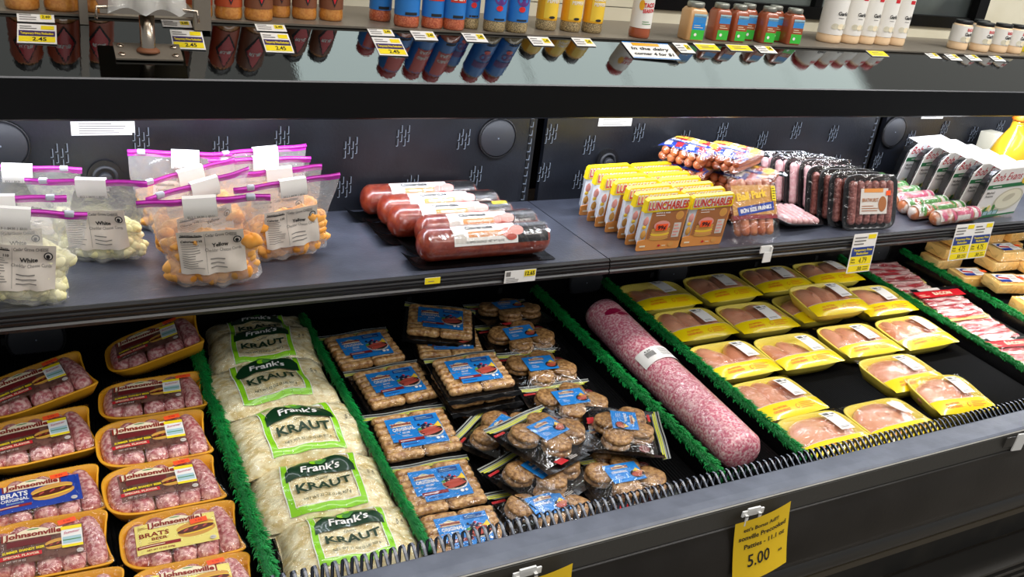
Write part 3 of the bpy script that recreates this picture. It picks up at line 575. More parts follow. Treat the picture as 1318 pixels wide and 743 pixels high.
def patty_pack(label, loc, rot, scale=1, n=2):
    t = thing('sausage_patty_pack', label, 'sausage patties', loc, rot, 'packs of round sausage patties', scale)
    part('backing_film', t, lambda b: b.grid(lambda u, v: ((-.095 + .19 * u), -.078 + .158 * v, .003 + .003 * sin(8 * u + 1) * sin(7 * v) + .006 * (2 * u - 1) ** 6), 18, 16, 'black_film'), 'pattyback')
    k = 0
    for lay in range(n):
        for x, y in ((-.044, .025), (.020, .034), (-.012, -.029), (.050, -.016)):
            k += 1; dx, dy = .002 * sin(k * 5), .002 * cos(k * 7)
            def pf(b):
                rd = random.Random(k); R = []
                for r, zz in ((.70, 0), (.95, .0015), (1.02, .006), (.97, .0105), (.78, .0128), (.35, .0135)):
                    R.append([(x + dx + .0305 * r * cos(2 * pi * j / 22) * (1 + .02 * sin(3 * j * .57 + k)), y + dy + .0305 * r * sin(2 * pi * j / 22) * (1 + .03 * sin(2 * j * .57 + k)), .005 + lay * .0132 + zz + .0008 * sin(j * 1.3 + k)) for j in range(22)])
                b.rings(R, 'patty_meat', True, True)
            part('sausage_patty', t, pf, 'patty%d' % k)
    F = lambda x, y, w=0: (x, y, .006 + n * .0134 + w)
    def lab(b):
        w, h = .070, .056; b.rect(F, -.040, -.024, .034, .030, 'label_blue', .0012, 2); G = lambda x, y, q=0: F(x - .003, y + .003, q + .0006)
        johnson_logo(b, G, -.004, .016, .038, .0085); b.text(G, 'ORIGINAL', -.010, .000, .0058, 'paper_white', .0014, width=.036, bold=.03); b.lines(G, -.026, -.018, -.008, -.006, 3, 'paper_white', .0014, .25)
        b.ell(G, .024, -.010, .015, .012, 'ink', .0016); b.ell(G, .022, -.012, .011, .007, 'sausage_pic', .0020); b.ell(G, .029, -.007, .008, .005, 'frank', .0023); b.poly(G, [(.018, -.002), (.034, -.004), (.028, .007)], 'cheese_y', .0021)
    part('label', t, lab, 'pattylabel%d' % n)
    part('printed_panel', t, lambda b: (b.poly(flat_at(.0075), [(-.052, -.056), (-.026, -.056), (-.020, -.070), (-.046, -.071)], 'red', .001), b.lines(flat_at(.0075), -.014, -.070, .012, -.060, 3, 'paper_grey', .001, .4), b.ell(flat_at(.0085), .066, .040, .014, .011, 'maroon', .001), b.lines(flat_at(.009), .057, .036, .075, .045, 2, 'paper_grey', .001, .3)), 'pattyprint')
    part('zip_seal', t, lambda b: (zip_seal(b, -.094, .094, .076, .006, .35), b.rbox((-.070, .066, .006), (.030, .006, .002), 'red', .0008, 2)), 'pattyzip')
    Fw = dome(.088, .068, .008, n * .0134 + .002, 4)
    part('plastic_wrap', t, lambda b: b.grid(lambda u, v: Fw(.085 * (2 * u - 1), .066 * (2 * v - 1), .0005), 18, 14, 'wrap'), 'pattywrap%d' % n)
    return t
def flat_at(z): return lambda x, y, w=0: (x, y, z + w)
PP = [('sausage patty pack at the very back, its blue label tipped away', (-.025, .350, .590), (0, -6, 0), .98),
 ('sausage patty pack second from the back, tilted toward the link packs', (-.050, .232, .575), (-3, 5, -4), 1.0),
 ('sausage patty pack third from the back beside the green divider', (-.070, .092, .566), (-3, 5, 0), 1.02),
 ('sausage patty pack fourth from the back, partly covered by a sideways pack', (-.070, -.052, .560), (-2, 4, 0), 1.0),
 ('sausage patty pack turned on the slant behind the topmost one, label facing left', (-.262, -.110, .556), (38, 3, 0), 1.0),
 ('sausage patty pack on top of the pile, grey zip running up to the right', (-.218, -.200, .598), (22, 3, 4), 1.02),
 ('sausage patty pack lying under the topmost one, its label covered', (-.258, -.262, .562), (24, 3, 2), 1.0),
 ('sausage patty pack turned sideways with its zip facing the green divider', (-.038, -.205, .585), (-118, 2, -3), 1.0),
 ('sausage patty pack underneath the sideways one, only its patties peeking out', (-.085, -.195, .550), (8, 3, 0), .98),
 ('sausage patty pack at the front right, right behind the slotted rail and green divider', (-.100, -.318, .548), (-3, 3, 0), 1.0),
 ('sausage patty pack at the front left of the patties, cut by the slotted rail', (-.288, -.346, .539), (2, 3, 0), 1.0)]
for l_, p_, r_, s_ in PP: patty_pack(l_, p_, r_, s_)
# ================================================================ roll of ground pork
def porkroll(b):
    P = []; R = []
    for k, (y, r) in enumerate(((.285, .020), (.280, .034), (.268, .0455), (.25, .049), (.1, .0495), (0, .0485), (-.1, .0495), (-.24, .049), (-.328, .048), (-.340, .040), (-.344, .02))): P.append((0, y, .049 + .002 * sin(k))); R.append(r)
    b.rings([[(p[0] + r * cos(a) * 1.06, p[1], p[2] + r * sin(a) * .96) for a in [2 * pi * j / 32 for j in range(32)]] for p, r in zip(P, R)], 'pork', True, True)
t = thing('ground_pork_roll', 'long pink roll of ground pork in clear casing lying between two green dividers', 'ground pork', (.195, 0, deck(0) + .002), (-2.0, 3.2, 0))
part('meat_roll', t, porkroll)
def cylF(cx, cy, r, zc): return lambda x, y, w=0: (cx + (r * 1.06 + w) * sin(x / r), cy + y, zc + (r * .96 + w) * cos(x / r))
CF = cylF(0, 0, .0492, .049)
part('price_label', t, lambda b: (b.grid(lambda u, v: CF(-.058 + .10 * u, -.025 + .052 * v, .0012), 14, 2, 'paper_white'), [b.rect(CF, -.036 + k * .0026, -.006, -.0348 + k * .0026, .012, 'ink', .0020) for k in range(9)], b.text(CF, '4.29', -.026, .014, .005, 'ink', .0022, width=.016), b.lines(CF, -.002, -.014, .03, .018, 5, 'ink_grey', .0020, .25, 5)))
part('plastic_casing', t, lambda b: (b.grid(lambda u, v: CF(-.0492 * pi * (2 * u - 1), -.325 + .60 * v, .0009), 32, 20, 'wrap')))
part('meat_bruise', t, lambda b: (b.grid(lambda u, v: CF(-.012 + .022 * cos(2 * pi * u) * v, .205 + .012 * sin(2 * pi * u) * v, .0006), 12, 2, 'pork_dark'), b.grid(lambda u, v: CF(.008 + .016 * cos(2 * pi * u) * v, .188 + .007 * sin(2 * pi * u) * v, .0006), 12, 2, 'pork_dark')))
# ================================================================ parsley dividers
def divider(label, x, y0, y1, seed, w=1.0, tilt=0, dz=.0):
    t = thing('parsley_divider', label, 'divider', (x, 0, dz), (tilt, 0, 0), 'green plastic parsley dividers')
    part('base', t, lambda b: prof2(b, y0, y1))
    def fol(b):
        rd = random.Random(seed)
        n = 26; P = [(0, y0 + (y1 - y0) * i / n, deck(y0 + (y1 - y0) * i / n) + .040) for i in range(n + 1)]
        b.tube(P, .0095 * w, 'green_core', 8)
        N = int((y1 - y0) / .001 * 4.2)
        for i in range(N):
            y = rd.uniform(y0, y1); a = rd.gauss(0, .95); a = max(-1.9, min(1.9, a)); cl = .8 + .35 * sin(y * 190 + seed) * sin(y * 71 + 1)
            L = rd.uniform(.007, .014) * cl * w; sw = rd.uniform(.001, .012) * (-1); rx, rz = sin(a), cos(a); wd = rd.uniform(.0008, .0016)
            z = deck(y) + .040; p0 = (rx * .007 * w, y, z + rz * .007 * w); p1 = (rx * (.007 + L * .62) * w, y + sw * .4, z + rz * (.007 + L * .60) * w); p2 = (rx * (.007 + L) * w + .002, y + sw, z + rz * (.007 + L * .86) * w - .002)
            b.add([(p0[0], p0[1] - wd * .5, p0[2]), (p0[0], p0[1] + wd * .5, p0[2]), (p1[0], p1[1] + wd, p1[2]), (p1[0], p1[1] - wd, p1[2]), (p2[0], p2[1] + wd * .5, p2[2]), (p2[0], p2[1] - wd * .6, p2[2])], [(0, 1, 2, 3), (3, 2, 4, 5)], 'green')
    o = part('foliage', t, fol); return t
def prof2(b, y0, y1):
    b.add([(-.007, y0, deck(y0)), (.007, y0, deck(y0)), (.005, y0, deck(y0) + .034), (-.005, y0, deck(y0) + .034), (-.007, y1, deck(y1)), (.007, y1, deck(y1)), (.005, y1, deck(y1) + .034), (-.005, y1, deck(y1) + .034)], [(0, 1, 2, 3), (7, 6, 5, 4), (0, 4, 5, 1), (1, 5, 6, 2), (2, 6, 7, 3), (3, 7, 4, 0)], 'fence_black')
divider('green parsley divider between the bratwurst trays and the kraut bags', -.805, -.385, .44, 1, 1.0)
divider('green parsley divider between the kraut bags and the sausage links', -.545, -.385, .44, 2, .8)
divider('green parsley divider on the left of the ground pork roll', .102, -.385, .45, 3)
divider('green parsley divider between the ground pork roll and the chicken trays', .330, -.385, .45, 4)
divider('green parsley divider between the chicken trays and the bacon', 1.262, -.385, .45, 5, .9)
divider('green parsley divider between the bacon and the cheese blocks', 1.565, -.385, .45, 6, .95)
# ================================================================ trays of chicken breasts
CA, CB, CH = .106, .075, .034
CFm = dome(CA, CB, CH, .017, 3.2)
def chicken(label, loc, rot, scale, seed, kind=3, lab=(.020, .012, .0), crumple=False):
    t = thing('chicken_tray', label, 'chicken', loc, rot, 'yellow trays of chicken breasts', scale)
    part('tray', t, lambda b: tray_mesh(b, CA, CB, CH, 'chicken_tray', 0, 5), 'chtray')
    rd = random.Random(seed); low = kind == 'low'
    L = {3: ((-.062, .004, .036, .062, .02), (-.006, .006, .034, .064, .1), (.052, .004, .036, .062, .05)), 2: ((-.046, .004, .046, .062, .1), (.042, .004, .050, .062, .15)), 1: ((-.005, .0, .092, .066, .0),), 'low': ((-.045, .0, .030, .055, .35), (.012, .004, .036, .060, .3))}[kind]
    for i, (x, y, rx, ry, an) in enumerate(L):
        part('chicken_breast', t, lambda b: b.blob((x + rd.uniform(-.003, .003), y + .004, .022 if not low else .017), (rx, ry, .0245 if not low else .017), 'chicken_meat', 22, 12, .09, seed * 5 + i, ang=an + rd.uniform(-.1, .1)))
    part('plastic_wrap', t, lambda b: b.grid(lambda u, v: CFm(CA * .99 * (2 * u - 1), CB * .99 * (2 * v - 1), .0008 - (.009 * max(0, sin(pi * u) * sin(pi * v)) if low else 0)), 18, 14, 'wrap'), 'chwrap%s' % low)
    def band(b):
        def g(u, v): x = CA * .985 * (2 * u - 1); y0 = -CB * 1.0; y1 = -.0335 + .006 * (abs(2 * u - 1) ** 2) - .003; return CFm(x, y0 + (y1 - y0) * v, .0014 if v > .05 else .0008)
        b.grid(g, 20, 6, 'tray_print')
        b.grid(lambda u, v: CFm(CA * .985 * (2 * u - 1), -.0365 + .006 * (abs(2 * u - 1) ** 2) + .0012 * v, .0018), 20, 1, 'paper_grey')
        for k, (ww, hh) in enumerate(((.046, .0050), (.055, .0058))): b.text(CFm, ('ALL NATURAL', 'CHICKEN BREASTS')[k], -.048, -.052 - .0095 * k, hh, 'print_orange', .0022, width=ww, bold=.03)
        b.ell(CFm, -.004 + .010, -.056, .006, .006, 'print_orange', .002, n=12); b.ell(CFm, .006, -.056, .0045, .0045, 'tray_print', .0024, n=12); b.lines(CFm, .016, -.064, .070, -.047, 4, 'print_orange', .0022, .35, seed)
    part('printed_band', t, band, 'chband')
    def pl(b):
        x, y, a = lab; x -= .008; y -= .004
        if crumple:
            n = 11; P = [(x + .026 + rr * cos(2 * pi * i / n) * .9, y + rr * sin(2 * pi * i / n) * 1.2) for i, rr in enumerate((.026, .018, .030, .016, .027, .034, .018, .028, .020, .033, .017))]
            b.add([CFm(x + .026, y, .010)] + [CFm(px, py, .002 + .005 * (i % 2)) for i, (px, py) in enumerate(P)], [(0, i + 1, (i + 1) % n + 1) for i in range(n)], 'paper_white'); return
        G = lambda u, v, w=0: CFm(x + .025 + (u) * cos(a) - v * sin(a), y + u * sin(a) + v * cos(a), w)
        b.rect(G, -.0235, -.036, .0235, .036, 'paper_white', .0024, 6)
        for k in range(8): b.rect(G, -.019 + k * .0022, .021, -.0178 + k * .0022, .031, 'ink', .0030)
        b.text(G, '5.47', .011, .022, .006, 'ink', .0030, width=.014, bold=.02); b.lines(G, -.018, .012, .016, .019, 1, 'ink', .0030, .25); b.lines(G, -.018, -.032, .018, -.024, 2, 'ink_grey', .0030, .35, seed)
    part('price_label', t, pl)
    return t
for a in [
 ('chicken tray in the back left corner, half grey inside, beside the green divider', (.455, .354), (2.2, 3.5, 1), .991, 'low', (.004, .020, .1)),
 ('chicken tray second from left in the back row', (.678, .352), (2.9, 4.5, .4), .991, 2, (.000, .014, -.05)),
 ('chicken tray third from left in the back row', (.905, .366), (-2, 4.5, -2), .96, 3, (.012, .010, .0)),
 ('chicken tray at the right end of the back row, below the hanging price tag', (1.13, .370), (-4, 3.2, -1), .95, 2, (.030, .022, .1)),
 ('chicken tray at the left end of the second row', (.451, .185), (3.1, 5, 1.3), .97, 3, (.018, .014, .06)),
 ('chicken tray second from left in the second row, price label hanging over its yellow band', (.663, .177), (.1, 4.5, .4), .99, 2, (.012, -.006, .06)),
 ('chicken tray mostly buried beneath the raised tray in the second row', (.885, .189), (3, 3.4, .2), 1.0, 1, (-.030, .012, 0)),
 ('chicken tray raised on top of another in the second row', (.908, .158, .603), (-1.6, 9, -1.2), 1.0, 3, (.026, .018, .12)),
 ('chicken tray at the right end of the second row, tilted forward against the divider', (1.148, .178), (-.5, 8, -.1), 1.0, 1, (.010, .012, .05)),
 ('chicken tray at the left end of the third row', (.440, .004), (3, 5.5, 1.9), .99, 2, (.028, .020, .08)),
 ('chicken tray with two thin fillets and much bare tray, in the third row', (.656, .001), (-.1, 4.4, .1), .995, 'low', (.026, .008, .08)),
 ('chicken tray third from left in the third row', (.882, .001), (-.9, 5, .9), 1.0, 3, (.008, .014, .1)),
 ('chicken tray at the right end of the third row, beside the green divider', (1.103, -.006), (.3, 6.5, -.1), .995, 3, (.030, .020, .1)),
 ('chicken tray alone at the left of the fourth row', (.431, -.170), (4.0, 4.2, 2.2), .99, 3, (.030, .014, .06)),
 ('chicken tray right of the bare deck in the fourth row', (.874, -.165), (-.9, 4, .2), 1.0, 1, (.012, .018, .06)),
 ('chicken tray at the front right, propped up with its big pale breast bulging', (.905, -.285, .545), (-6, 9, 1.8), .95, 1, (.022, .020, .05)),
 ('chicken tray at the front left with wrinkled wrap, behind the slotted rail', (.447, -.320), (1.4, 3.2, 1), .99, 1, (.028, .022, .02)),
 ('chicken tray at the front middle with a crumpled white price label', (.658, -.320), (1, 3.2, 1), .99, 1, (.020, .022, .0))]:
    p = a[1]; z = p[2] if len(p) > 2 else deck(p[1]) + .001
    chicken(a[0], (p[0], p[1], z), a[2], a[3], len(a[0]) + int(p[0] * 100), a[4], a[5], 'crumpled' in a[0])
# ================================================================ bacon and cheese blocks
def bacon(label, loc, rot, scale, seed, header=False):
    t = thing('bacon_pack', label, 'bacon', loc, rot, 'flat packs of sliced bacon', scale)
    def meat(b):
        rd = random.Random(seed)
        for k in range(7):
            y = -.06 + k * .0195; b.grid(lambda u, v: (-.085 + .17 * u, y + .024 * v + .002 * sin(9 * u + k), .006 + .0045 * sin(pi * min(1, v * 1.1)) * (1 if v < .98 else .5) + .0015 * sin(14 * u + k * 2)), 14, 4, 'bacon_fat')
        b.box((0, .005, .003), (.17, .15, .005), 'bacon_fat')
    part('bacon_slices', t, meat)
    part('plastic_wrap', t, lambda b: b.grid(lambda u, v: (-.100 + .20 * u, -.078 + .165 * v, .0145 * (1 - (2 * u - 1) ** 8) + .002 * sin(20 * v + 9 * u)), 16, 12, 'wrap_wrinkled'))
    part('backing_card', t, lambda b: b.box((0, .004, -.0003), (.196, .166, .0015), 'label_yellow'))
    if header:
        F = lambda x, y, w=0: (x, y, .0150 + w)
        part('printed_header', t, lambda b: (b.rect(F, -.098, .030, .098, .066, 'bacon_red', .001, 4), b.rect(F, -.098, .066, .098, .082, 'tray_black', .001, 2), b.rect(F, -.07, .0665, .02, .080, 'paper_grey', .002), b.text(F, 'BACON', .01, .040, .016, 'logo_cream', .002, width=.075, bold=.03), b.lines(F, -.09, .034, -.05, .05, 2, 'logo_cream', .002)))
    return t
for a in (('bacon pack at the very back, next to the hanging price tag', (1.435, .365), (-8, 3, -1), .92, 1), ('bacon pack second from the back, half covered by the red headed pack', (1.41, .235), (-8, 4, 0), .9, 2),
          ('bacon pack with a red and black printed header', (1.405, .110, .578), (-5, 7, -1), .98, 3, True), ('bacon pack right in front of the red and black headed pack', (1.415, -.022), (-6, 4, -2), .95, 4),
          ('bacon pack lying flat near the right edge, second from the front', (1.41, -.155), (-8, 3, 0), .95, 5, True), ('bacon pack nearest the front, cut off by the right edge', (1.42, -.285), (-5, 3, 0), .95, 6)):
    p = a[1]; bacon(a[0], (p[0], p[1], p[2] if len(p) > 2 else deck(p[1]) + .002), a[2], a[3], a[4], len(a) > 5)
def cheese(label, loc, rot, seed, lab=True, s=1.0):
    t = thing('cheese_block', label, 'cheese', loc, rot, 'wrapped blocks of orange cheese', s)
    part('cheese', t, lambda b: b.rbox((0, 0, .0185), (.128, .082, .035), 'cheese_block', .004, 3, True, .0005, seed))
    part('plastic_wrap', t, lambda b: (b.grid(lambda u, v: (-.064 + .128 * u, -.041 + .082 * v, .0378 + .0008 * sin(9 * u + seed) * sin(7 * v)), 8, 6, 'wrap_wrinkled'), b.grid(lambda u, v: (-.065 + .13 * u, -.0418 - .001 * sin(9 * u) * v, .001 + .036 * v), 8, 4, 'wrap_wrinkled'), b.grid(lambda u, v: (-.066 - .020 * u, -.03 + .06 * v, .02 + .008 * sin(7 * v + 3 * u + seed)), 5, 6, 'wrap_wrinkled')))
    F = flat_at(.0382)
    if lab:
        def lb(b):
            b.rect(F, -.045, -.026, .045, .028, 'paper_white', .0006); b.rect(F, -.045, -.026, .0, -.010, 'label_blue_deep', .001); b.ell(F, -.022, .012, .018, .011, 'label_blue_deep', .001, .2); b.ell(F, -.018, .010, .013, .007, 'paper_white', .0014, .2); b.rect(F, -.038, -.006, .002, .004, 'red', .0018, 1, -.2)
            b.lines(F, .008, -.016, .04, .018, 4, 'ink_grey', .0014, .3, seed)
        q = part('label', t, lb, 'chlabel'); part('price_dot', q, lambda b: b.rect(F, .040, -.004, .064, .010, 'orange_dot', .0016, 1, -.15), 'chdot')
    return t
z0 = deck(.25)
CHS = [('orange cheese block at the bottom of the rear left cheese stack', (1.715, .395, 0), 0, 1, 0), ('orange cheese block lying on the rearmost left one', (1.735, .400, 1), 3, 2, 0), ('orange cheese block behind the double price tag, top of the rear stack', (1.775, .400, 2), 2, 3, 1), ('orange cheese block in the rear row with two orange dots', (1.925, .405, 2), 2, 4, 1),
 ('orange cheese block under the rear row, middle', (1.875, .385, 1), 0, 5, 0), ('orange cheese block at the back right by the picture edge', (2.075, .400, 2), 4, 6, 1), ('orange cheese block under the rightmost rear one', (2.02, .385, 1), 0, 7, 0),
 ('large lone orange cheese block in the upper middle of the pile, label facing up', (1.872, .275, 1.9), -4, 8, 1), ('orange cheese block beneath the upper middle one', (1.855, .282, .9), -2, 9, 0), ('orange cheese block to the right, below the upper middle one', (1.985, .235, .9), -3, 10, 1),
 ('small looking orange cheese block lowest at the left, against the green divider', (1.700, .262, .0), -10, 11, 1), ('orange cheese block in front of the lowest left one, with an orange dot', (1.742, .160, .6), -13, 12, 1), ('orange cheese block partly under the one with the slanting label', (1.885, .175, 0), -8, 13, 1),
 ('orange cheese block near the front right of the pile', (1.742, .045, .0), -10, 14, 1), ('orange cheese block at the front of the pile, only its corner in view', (1.73, -.06, .0), -10, 15, 1), ('orange cheese block at the front right edge of the picture', (1.895, .065, .0), -8, 16, 1)]
for l_, (x, y, k), a, sd, lb in CHS: cheese(l_, (x, y, deck(y) + .002 + k * .0385), (a, 3.2, 0), sd, lb)
# ================================================================ zip bags of cheese curds on the shelf
def curd_bag(label, loc, rot, scale, seed, color='yellow', wb=.150, wt=.20, h=.160, th=.027, side=1, front=True):
    t = thing('cheese_curd_bag', label, 'cheese curds', loc, rot, 'zip bags of %s cheese curds' % color, scale)
    rd = random.Random(seed); ph = [rd.uniform(0, 6.28) for _ in range(6)]
    W_ = lambda v: (wb + (wt - wb) * max(0, v - .25) / .75) / 2 + .004 * sin(7 * v + ph[0])
    T_ = lambda v: th * (.45 + .55 * sin(pi * min(1, v * 1.6 + .25))) * max(0, 1 - v) ** .55 + .0008
    def Pf(u, v, sgn, off=0):
        w = W_(v) * u; k = max(0, 1 - abs(u) ** 2.6) ** .6; wr = .0028 * (sin(9 * u + 14 * v + ph[1]) + sin(16 * u - 9 * v + ph[2])) * min(1, k * 2) * (1 - .7 * v)
        return (w, -sgn * (T_(v) * k + off) + wr * (1 - v), h * v + .004 * sin(3 * u + ph[3]) * (v < .05))
    def shell(b):
        for sgn in (1, -1): b.grid(lambda a, c: Pf(2 * a - 1, c, sgn), 26, 20, 'zip_film')
        b.grid(lambda a, c: (W_(0) * (2 * a - 1), Pf(2 * a - 1, 0, 1)[1] * (1 - 2 * c), .0006), 20, 2, 'zip_film')
    part('zip_bag', t, shell)
    def curds(b):
        m = 'curd_' + color; top = .56 if color == 'yellow' else .52
        for sgn in (1, -1): b.grid(lambda a, c: Pf((2 * a - 1) * .92, .03 + (top - .07) * c * (1 - .15 * abs(2 * a - 1)), sgn, -.008), 20, 10, m)
        for i in range(130):
            v = rd.uniform(.05, top) ** 1.0; u = rd.uniform(-.92, .92); v = min(v, top - .12 * abs(u) + .04 * sin(5 * u + ph[4]))
            r = rd.uniform(.0115, .0175)
            p = Pf(u * .93, v, 1 if i % 6 else -1, -r * .74)
            b.blob((p[0], p[1], max(p[2], r * .8 + .001)), (r * rd.uniform(.9, 1.35), r * .6, r * rd.uniform(.7, 1.05)), m, 10, 7, .20, seed * 200 + i, ang=rd.uniform(-.2, .2))
    o = part('cheese_curds', t, curds); o['kind'] = 'stuff'
    F = lambda x, z, w=0: Pf(max(-1, min(1, x / max(W_(z / h), .01))), max(0, min(1, z / h)), 1, .0038 + w)
    def lab(b):
        cx = .002; x0, x1, z0, z1 = cx - .053, cx + .053, .030, .107
        b.rect(F, x0, z0, x1, z1, 'bag_label', .0, 12)
        b.rect(F, x0 + .004, z1 - .010, cx - .013, z1 - .008, 'ink', .001, 2); b.text(F, 'Nutrition Facts', cx - .031, z1 - .0085, .0040, 'ink', .001, width=.032, bold=.02); b.text(F, 'Calories  110', cx - .031, z1 - .0205, .0044, 'ink', .001, width=.034, bold=.03); b.lines(F, x0 + .005, z0 + .010, cx - .014, z1 - .022, 11, 'ink_grey', .001, .25, seed)
        b.rect(F, cx - .010, z0 + .004, cx - .0095, z1 - .004, 'ink_grey', .001)
        b.text(F, 'Cedar Grove CHEESE', cx + .017, z1 - .010, .0056, 'ink_grey', .001, width=.050); b.ell(F, cx + .042, z1 - .019, .0068, .0075, 'ink', .001); b.ell(F, cx + .042, z1 - .019, .005, .0055, 'paper_grey', .0012); b.ell(F, cx + .0415, z1 - .020, .003, .004, 'ink', .0014)
        b.text(F, color.capitalize(), cx + .014, z1 - .030, .0072, 'ink', .001, width=.026, bold=.03); b.text(F, 'Cheddar Cheese Curds', cx + .018, z1 - .0385, .0052, 'ink_grey', .001, width=.058, bold=.0)
        b.lines(F, cx - .004, z0 + .008, cx + .030, z0 + .030, 3, 'ink_grey', .001, .22, seed + 1)
    if front: part('label', t, lab)
    def zp(b):
        b.tube([(W_(1) * (-1 + .1 * i), .0015 * sin(i * .8 + ph[5]), h + .003) for i in range(21)], .0032, 'magenta', 6); b.grid(lambda u, v: (W_(1) * (2 * u - 1), .0015 * sin(20 * u * .8 + ph[5]) - .0006, h - .006 + .014 * v), 20, 1, 'magenta')
    zs = part('zip_seal', t, zp)
    part('zip_slider', zs, lambda b: b.rbox((side * wt * .36, 0, h + .003), (.015, .009, .010), 'slider', .002, 2))
    def stick(b):
        x = -.008 * side
        b.grid(lambda u, v: (x - .026 + .052 * u, -.0045 - .004 * sin(pi * v) - T_(max(0, (1 - v * .26))) * v, h + .009 - .034 * v), 4, 6, 'paper_white'); b.grid(lambda u, v: (x - .026 + .052 * u, .0045, h + .009 - .03 * v), 2, 2, 'paper_white'); b.grid(lambda u, v: (x - .026 + .052 * u, -.0045 + .009 * v, h + .0092), 2, 2, 'paper_white')
        G = lambda a, c, w=0: (x + a, -.0045 - .004 * sin(pi * ((h + .009 - c) / .034)) - T_(max(0, 1 - (h + .009 - c) / .034 * .26)) * ((h + .009 - c) / .034) - .0008 - w, c)
        b.text(G, '$3.2  |  $4.50  |  $3.51', 0, h - .024, .0042, 'ink_grey', .0004, width=.042, bold=.01); b.lines(G, -.015, h - .034, .015, h - .028, 2, 'ink_grey', .0004, .2)
    part('price_sticker', t, stick)
    return t
CB_ = [('zip bag of yellow cheese curds at the front, upright and closest to the shelf edge', (-.810, .048), (-9.5, 16, -5), 1.03, 'yellow', 1),
 ('zip bag of yellow cheese curds at the front right, its right corner high', (-.655, .136), (4, 13, -6), .96, 'yellow', -1),
 ('zip bag of yellow cheese curds right behind the front right one', (-.662, .205), (0, 11, -5), .95, 'yellow', -1),
 ('zip bag of yellow cheese curds with its pink zip slanting up behind the front one', (-.812, .150), (18, 16, -10), .98, 'yellow', -1),
 ('zip bag of yellow cheese curds second behind the slanting one, mostly covered', (-.815, .235), (14, 15, -11), .92, 'yellow', -1),
 ('zip bag of yellow cheese curds second from the back in the right stack', (-.690, .268), (4, 9, 1), .97, 'yellow', -1),
 ('zip bag of yellow cheese curds at the back right against the case wall', (-.672, .318), (8, 8, -2), .98, 'yellow', -1),
 ('zip bag of yellow cheese curds at the back left against the case wall', (-.830, .316), (-6, 9, 2), .98, 'yellow', -1),
 ('zip bag of white cheese curds at the very left front, cut by the picture edge', (-1.120, .030), (-3.7, 10, 6), .97, 'white', 1),
 ('zip bag of white cheese curds just behind the front left one, only its zip showing', (-1.128, .115), (-2, 8, 1), .93, 'white', 1),
 ('zip bag of white cheese curds turned to the left, nearest the yellow curds', (-.980, .190), (-18, 16, -3), .96, 'white', -1),
 ('zip bag of white cheese curds at the back left under the round cover', (-1.100, .285), (-6, 10, 2), .92, 'white', 1)]
for i, (l_, p, r, s_, c_, sd) in enumerate(CB_): curd_bag(l_, (p[0], p[1], .9006), r, s_, i + 3, c_, side=sd)
# ================================================================ summer sausage
def chub(label, xl, xr, y, z, seed, vis):
    L = xr - xl; t = thing('summer_sausage', label, 'sausage', ((xl + xr) / 2, y, z), (0, 0, 0), 'thick red summer sausages')
    part('sausage', t, lambda b: b.capsule((-L / 2, 0, .037), (L / 2, 0, .037), .034, 'chub', 24, 0, (0, 0, 1), 10, .012, seed, .75))
    def ends(b):
        for s_ in (-1, 1):
            b.lathe([(.004, 0), (.006, .004), (.003, .008)], 'slider', 8, (0, 0, 0)) if False else None
            for k in range(9): a = 2 * pi * k / 9; b.tube([(s_ * L / 2 * 1.0, 0, .037), (s_ * (L / 2 - .008), .016 * cos(a), .037 + .016 * sin(a)), (s_ * (L / 2 - .020), .029 * cos(a), .037 + .029 * sin(a))], .0011, 'chub', 4)
    part('gathered_end', t, ends)
    G = lambda x, s_, w=0: (x, -(.0345 + w) * sin(s_ / .034), .037 + (.0345 + w) * cos(s_ / .034))
    F = lambda x, y, w=0: G(x, .024 - y, w)
    def lab(b):
        b.rect(F, -L * .28, -.024, L * .20, .024, 'paper_white', .0006, 10); b.rect(F, L * .20, -.024, L * .44, .024, 'card_black', .0006, 8)
        b.rect(F, -L * .26 - .004, -.018, -L * .19, .0, 'paper_grey', .0012, 2); b.text(F, 'Cloverdale', -L * .08, .010, .0085, 'ink', .0014, width=.062, bold=.03)
        b.rect(F, -L * .17, -.008, L * .10, .004, 'orange_pack', .0012, 3); b.text(F, 'ORIGINAL TANGY', -L * .035, -.005, .0052, 'paper_white', .0018, width=.058, bold=.03); b.text(F, 'SUMMER SAUSAGE  NET WT 20 OZ', -L * .05, -.019, .0042, 'ink_grey', .0014, width=.085)
        for k in range(2): b.ell(F, L * (.13 + .07 * k), -.002 + .004 * k, .015, .011, 'ham_pink', .0016 + .0004 * k)
        b.ell(F, L * .15, -.012, .012, .006, 'sausage_pic', .002); b.text(F, 'SLICES', L * .32, -.010, .006, 'paper_grey', .0014, width=.04)
        if vis: b.rect(F, L * .30, .010, L * .42, .019, 'yellow', .0014, 2)
    part('label', t, lab); part('clear_casing', t, lambda b: b.grid(lambda u, v: G(L * .46 * (2 * u - 1), .034 * (-1.9 + 3.8 * v), .0018), 30, 16, 'casing'))
    return t
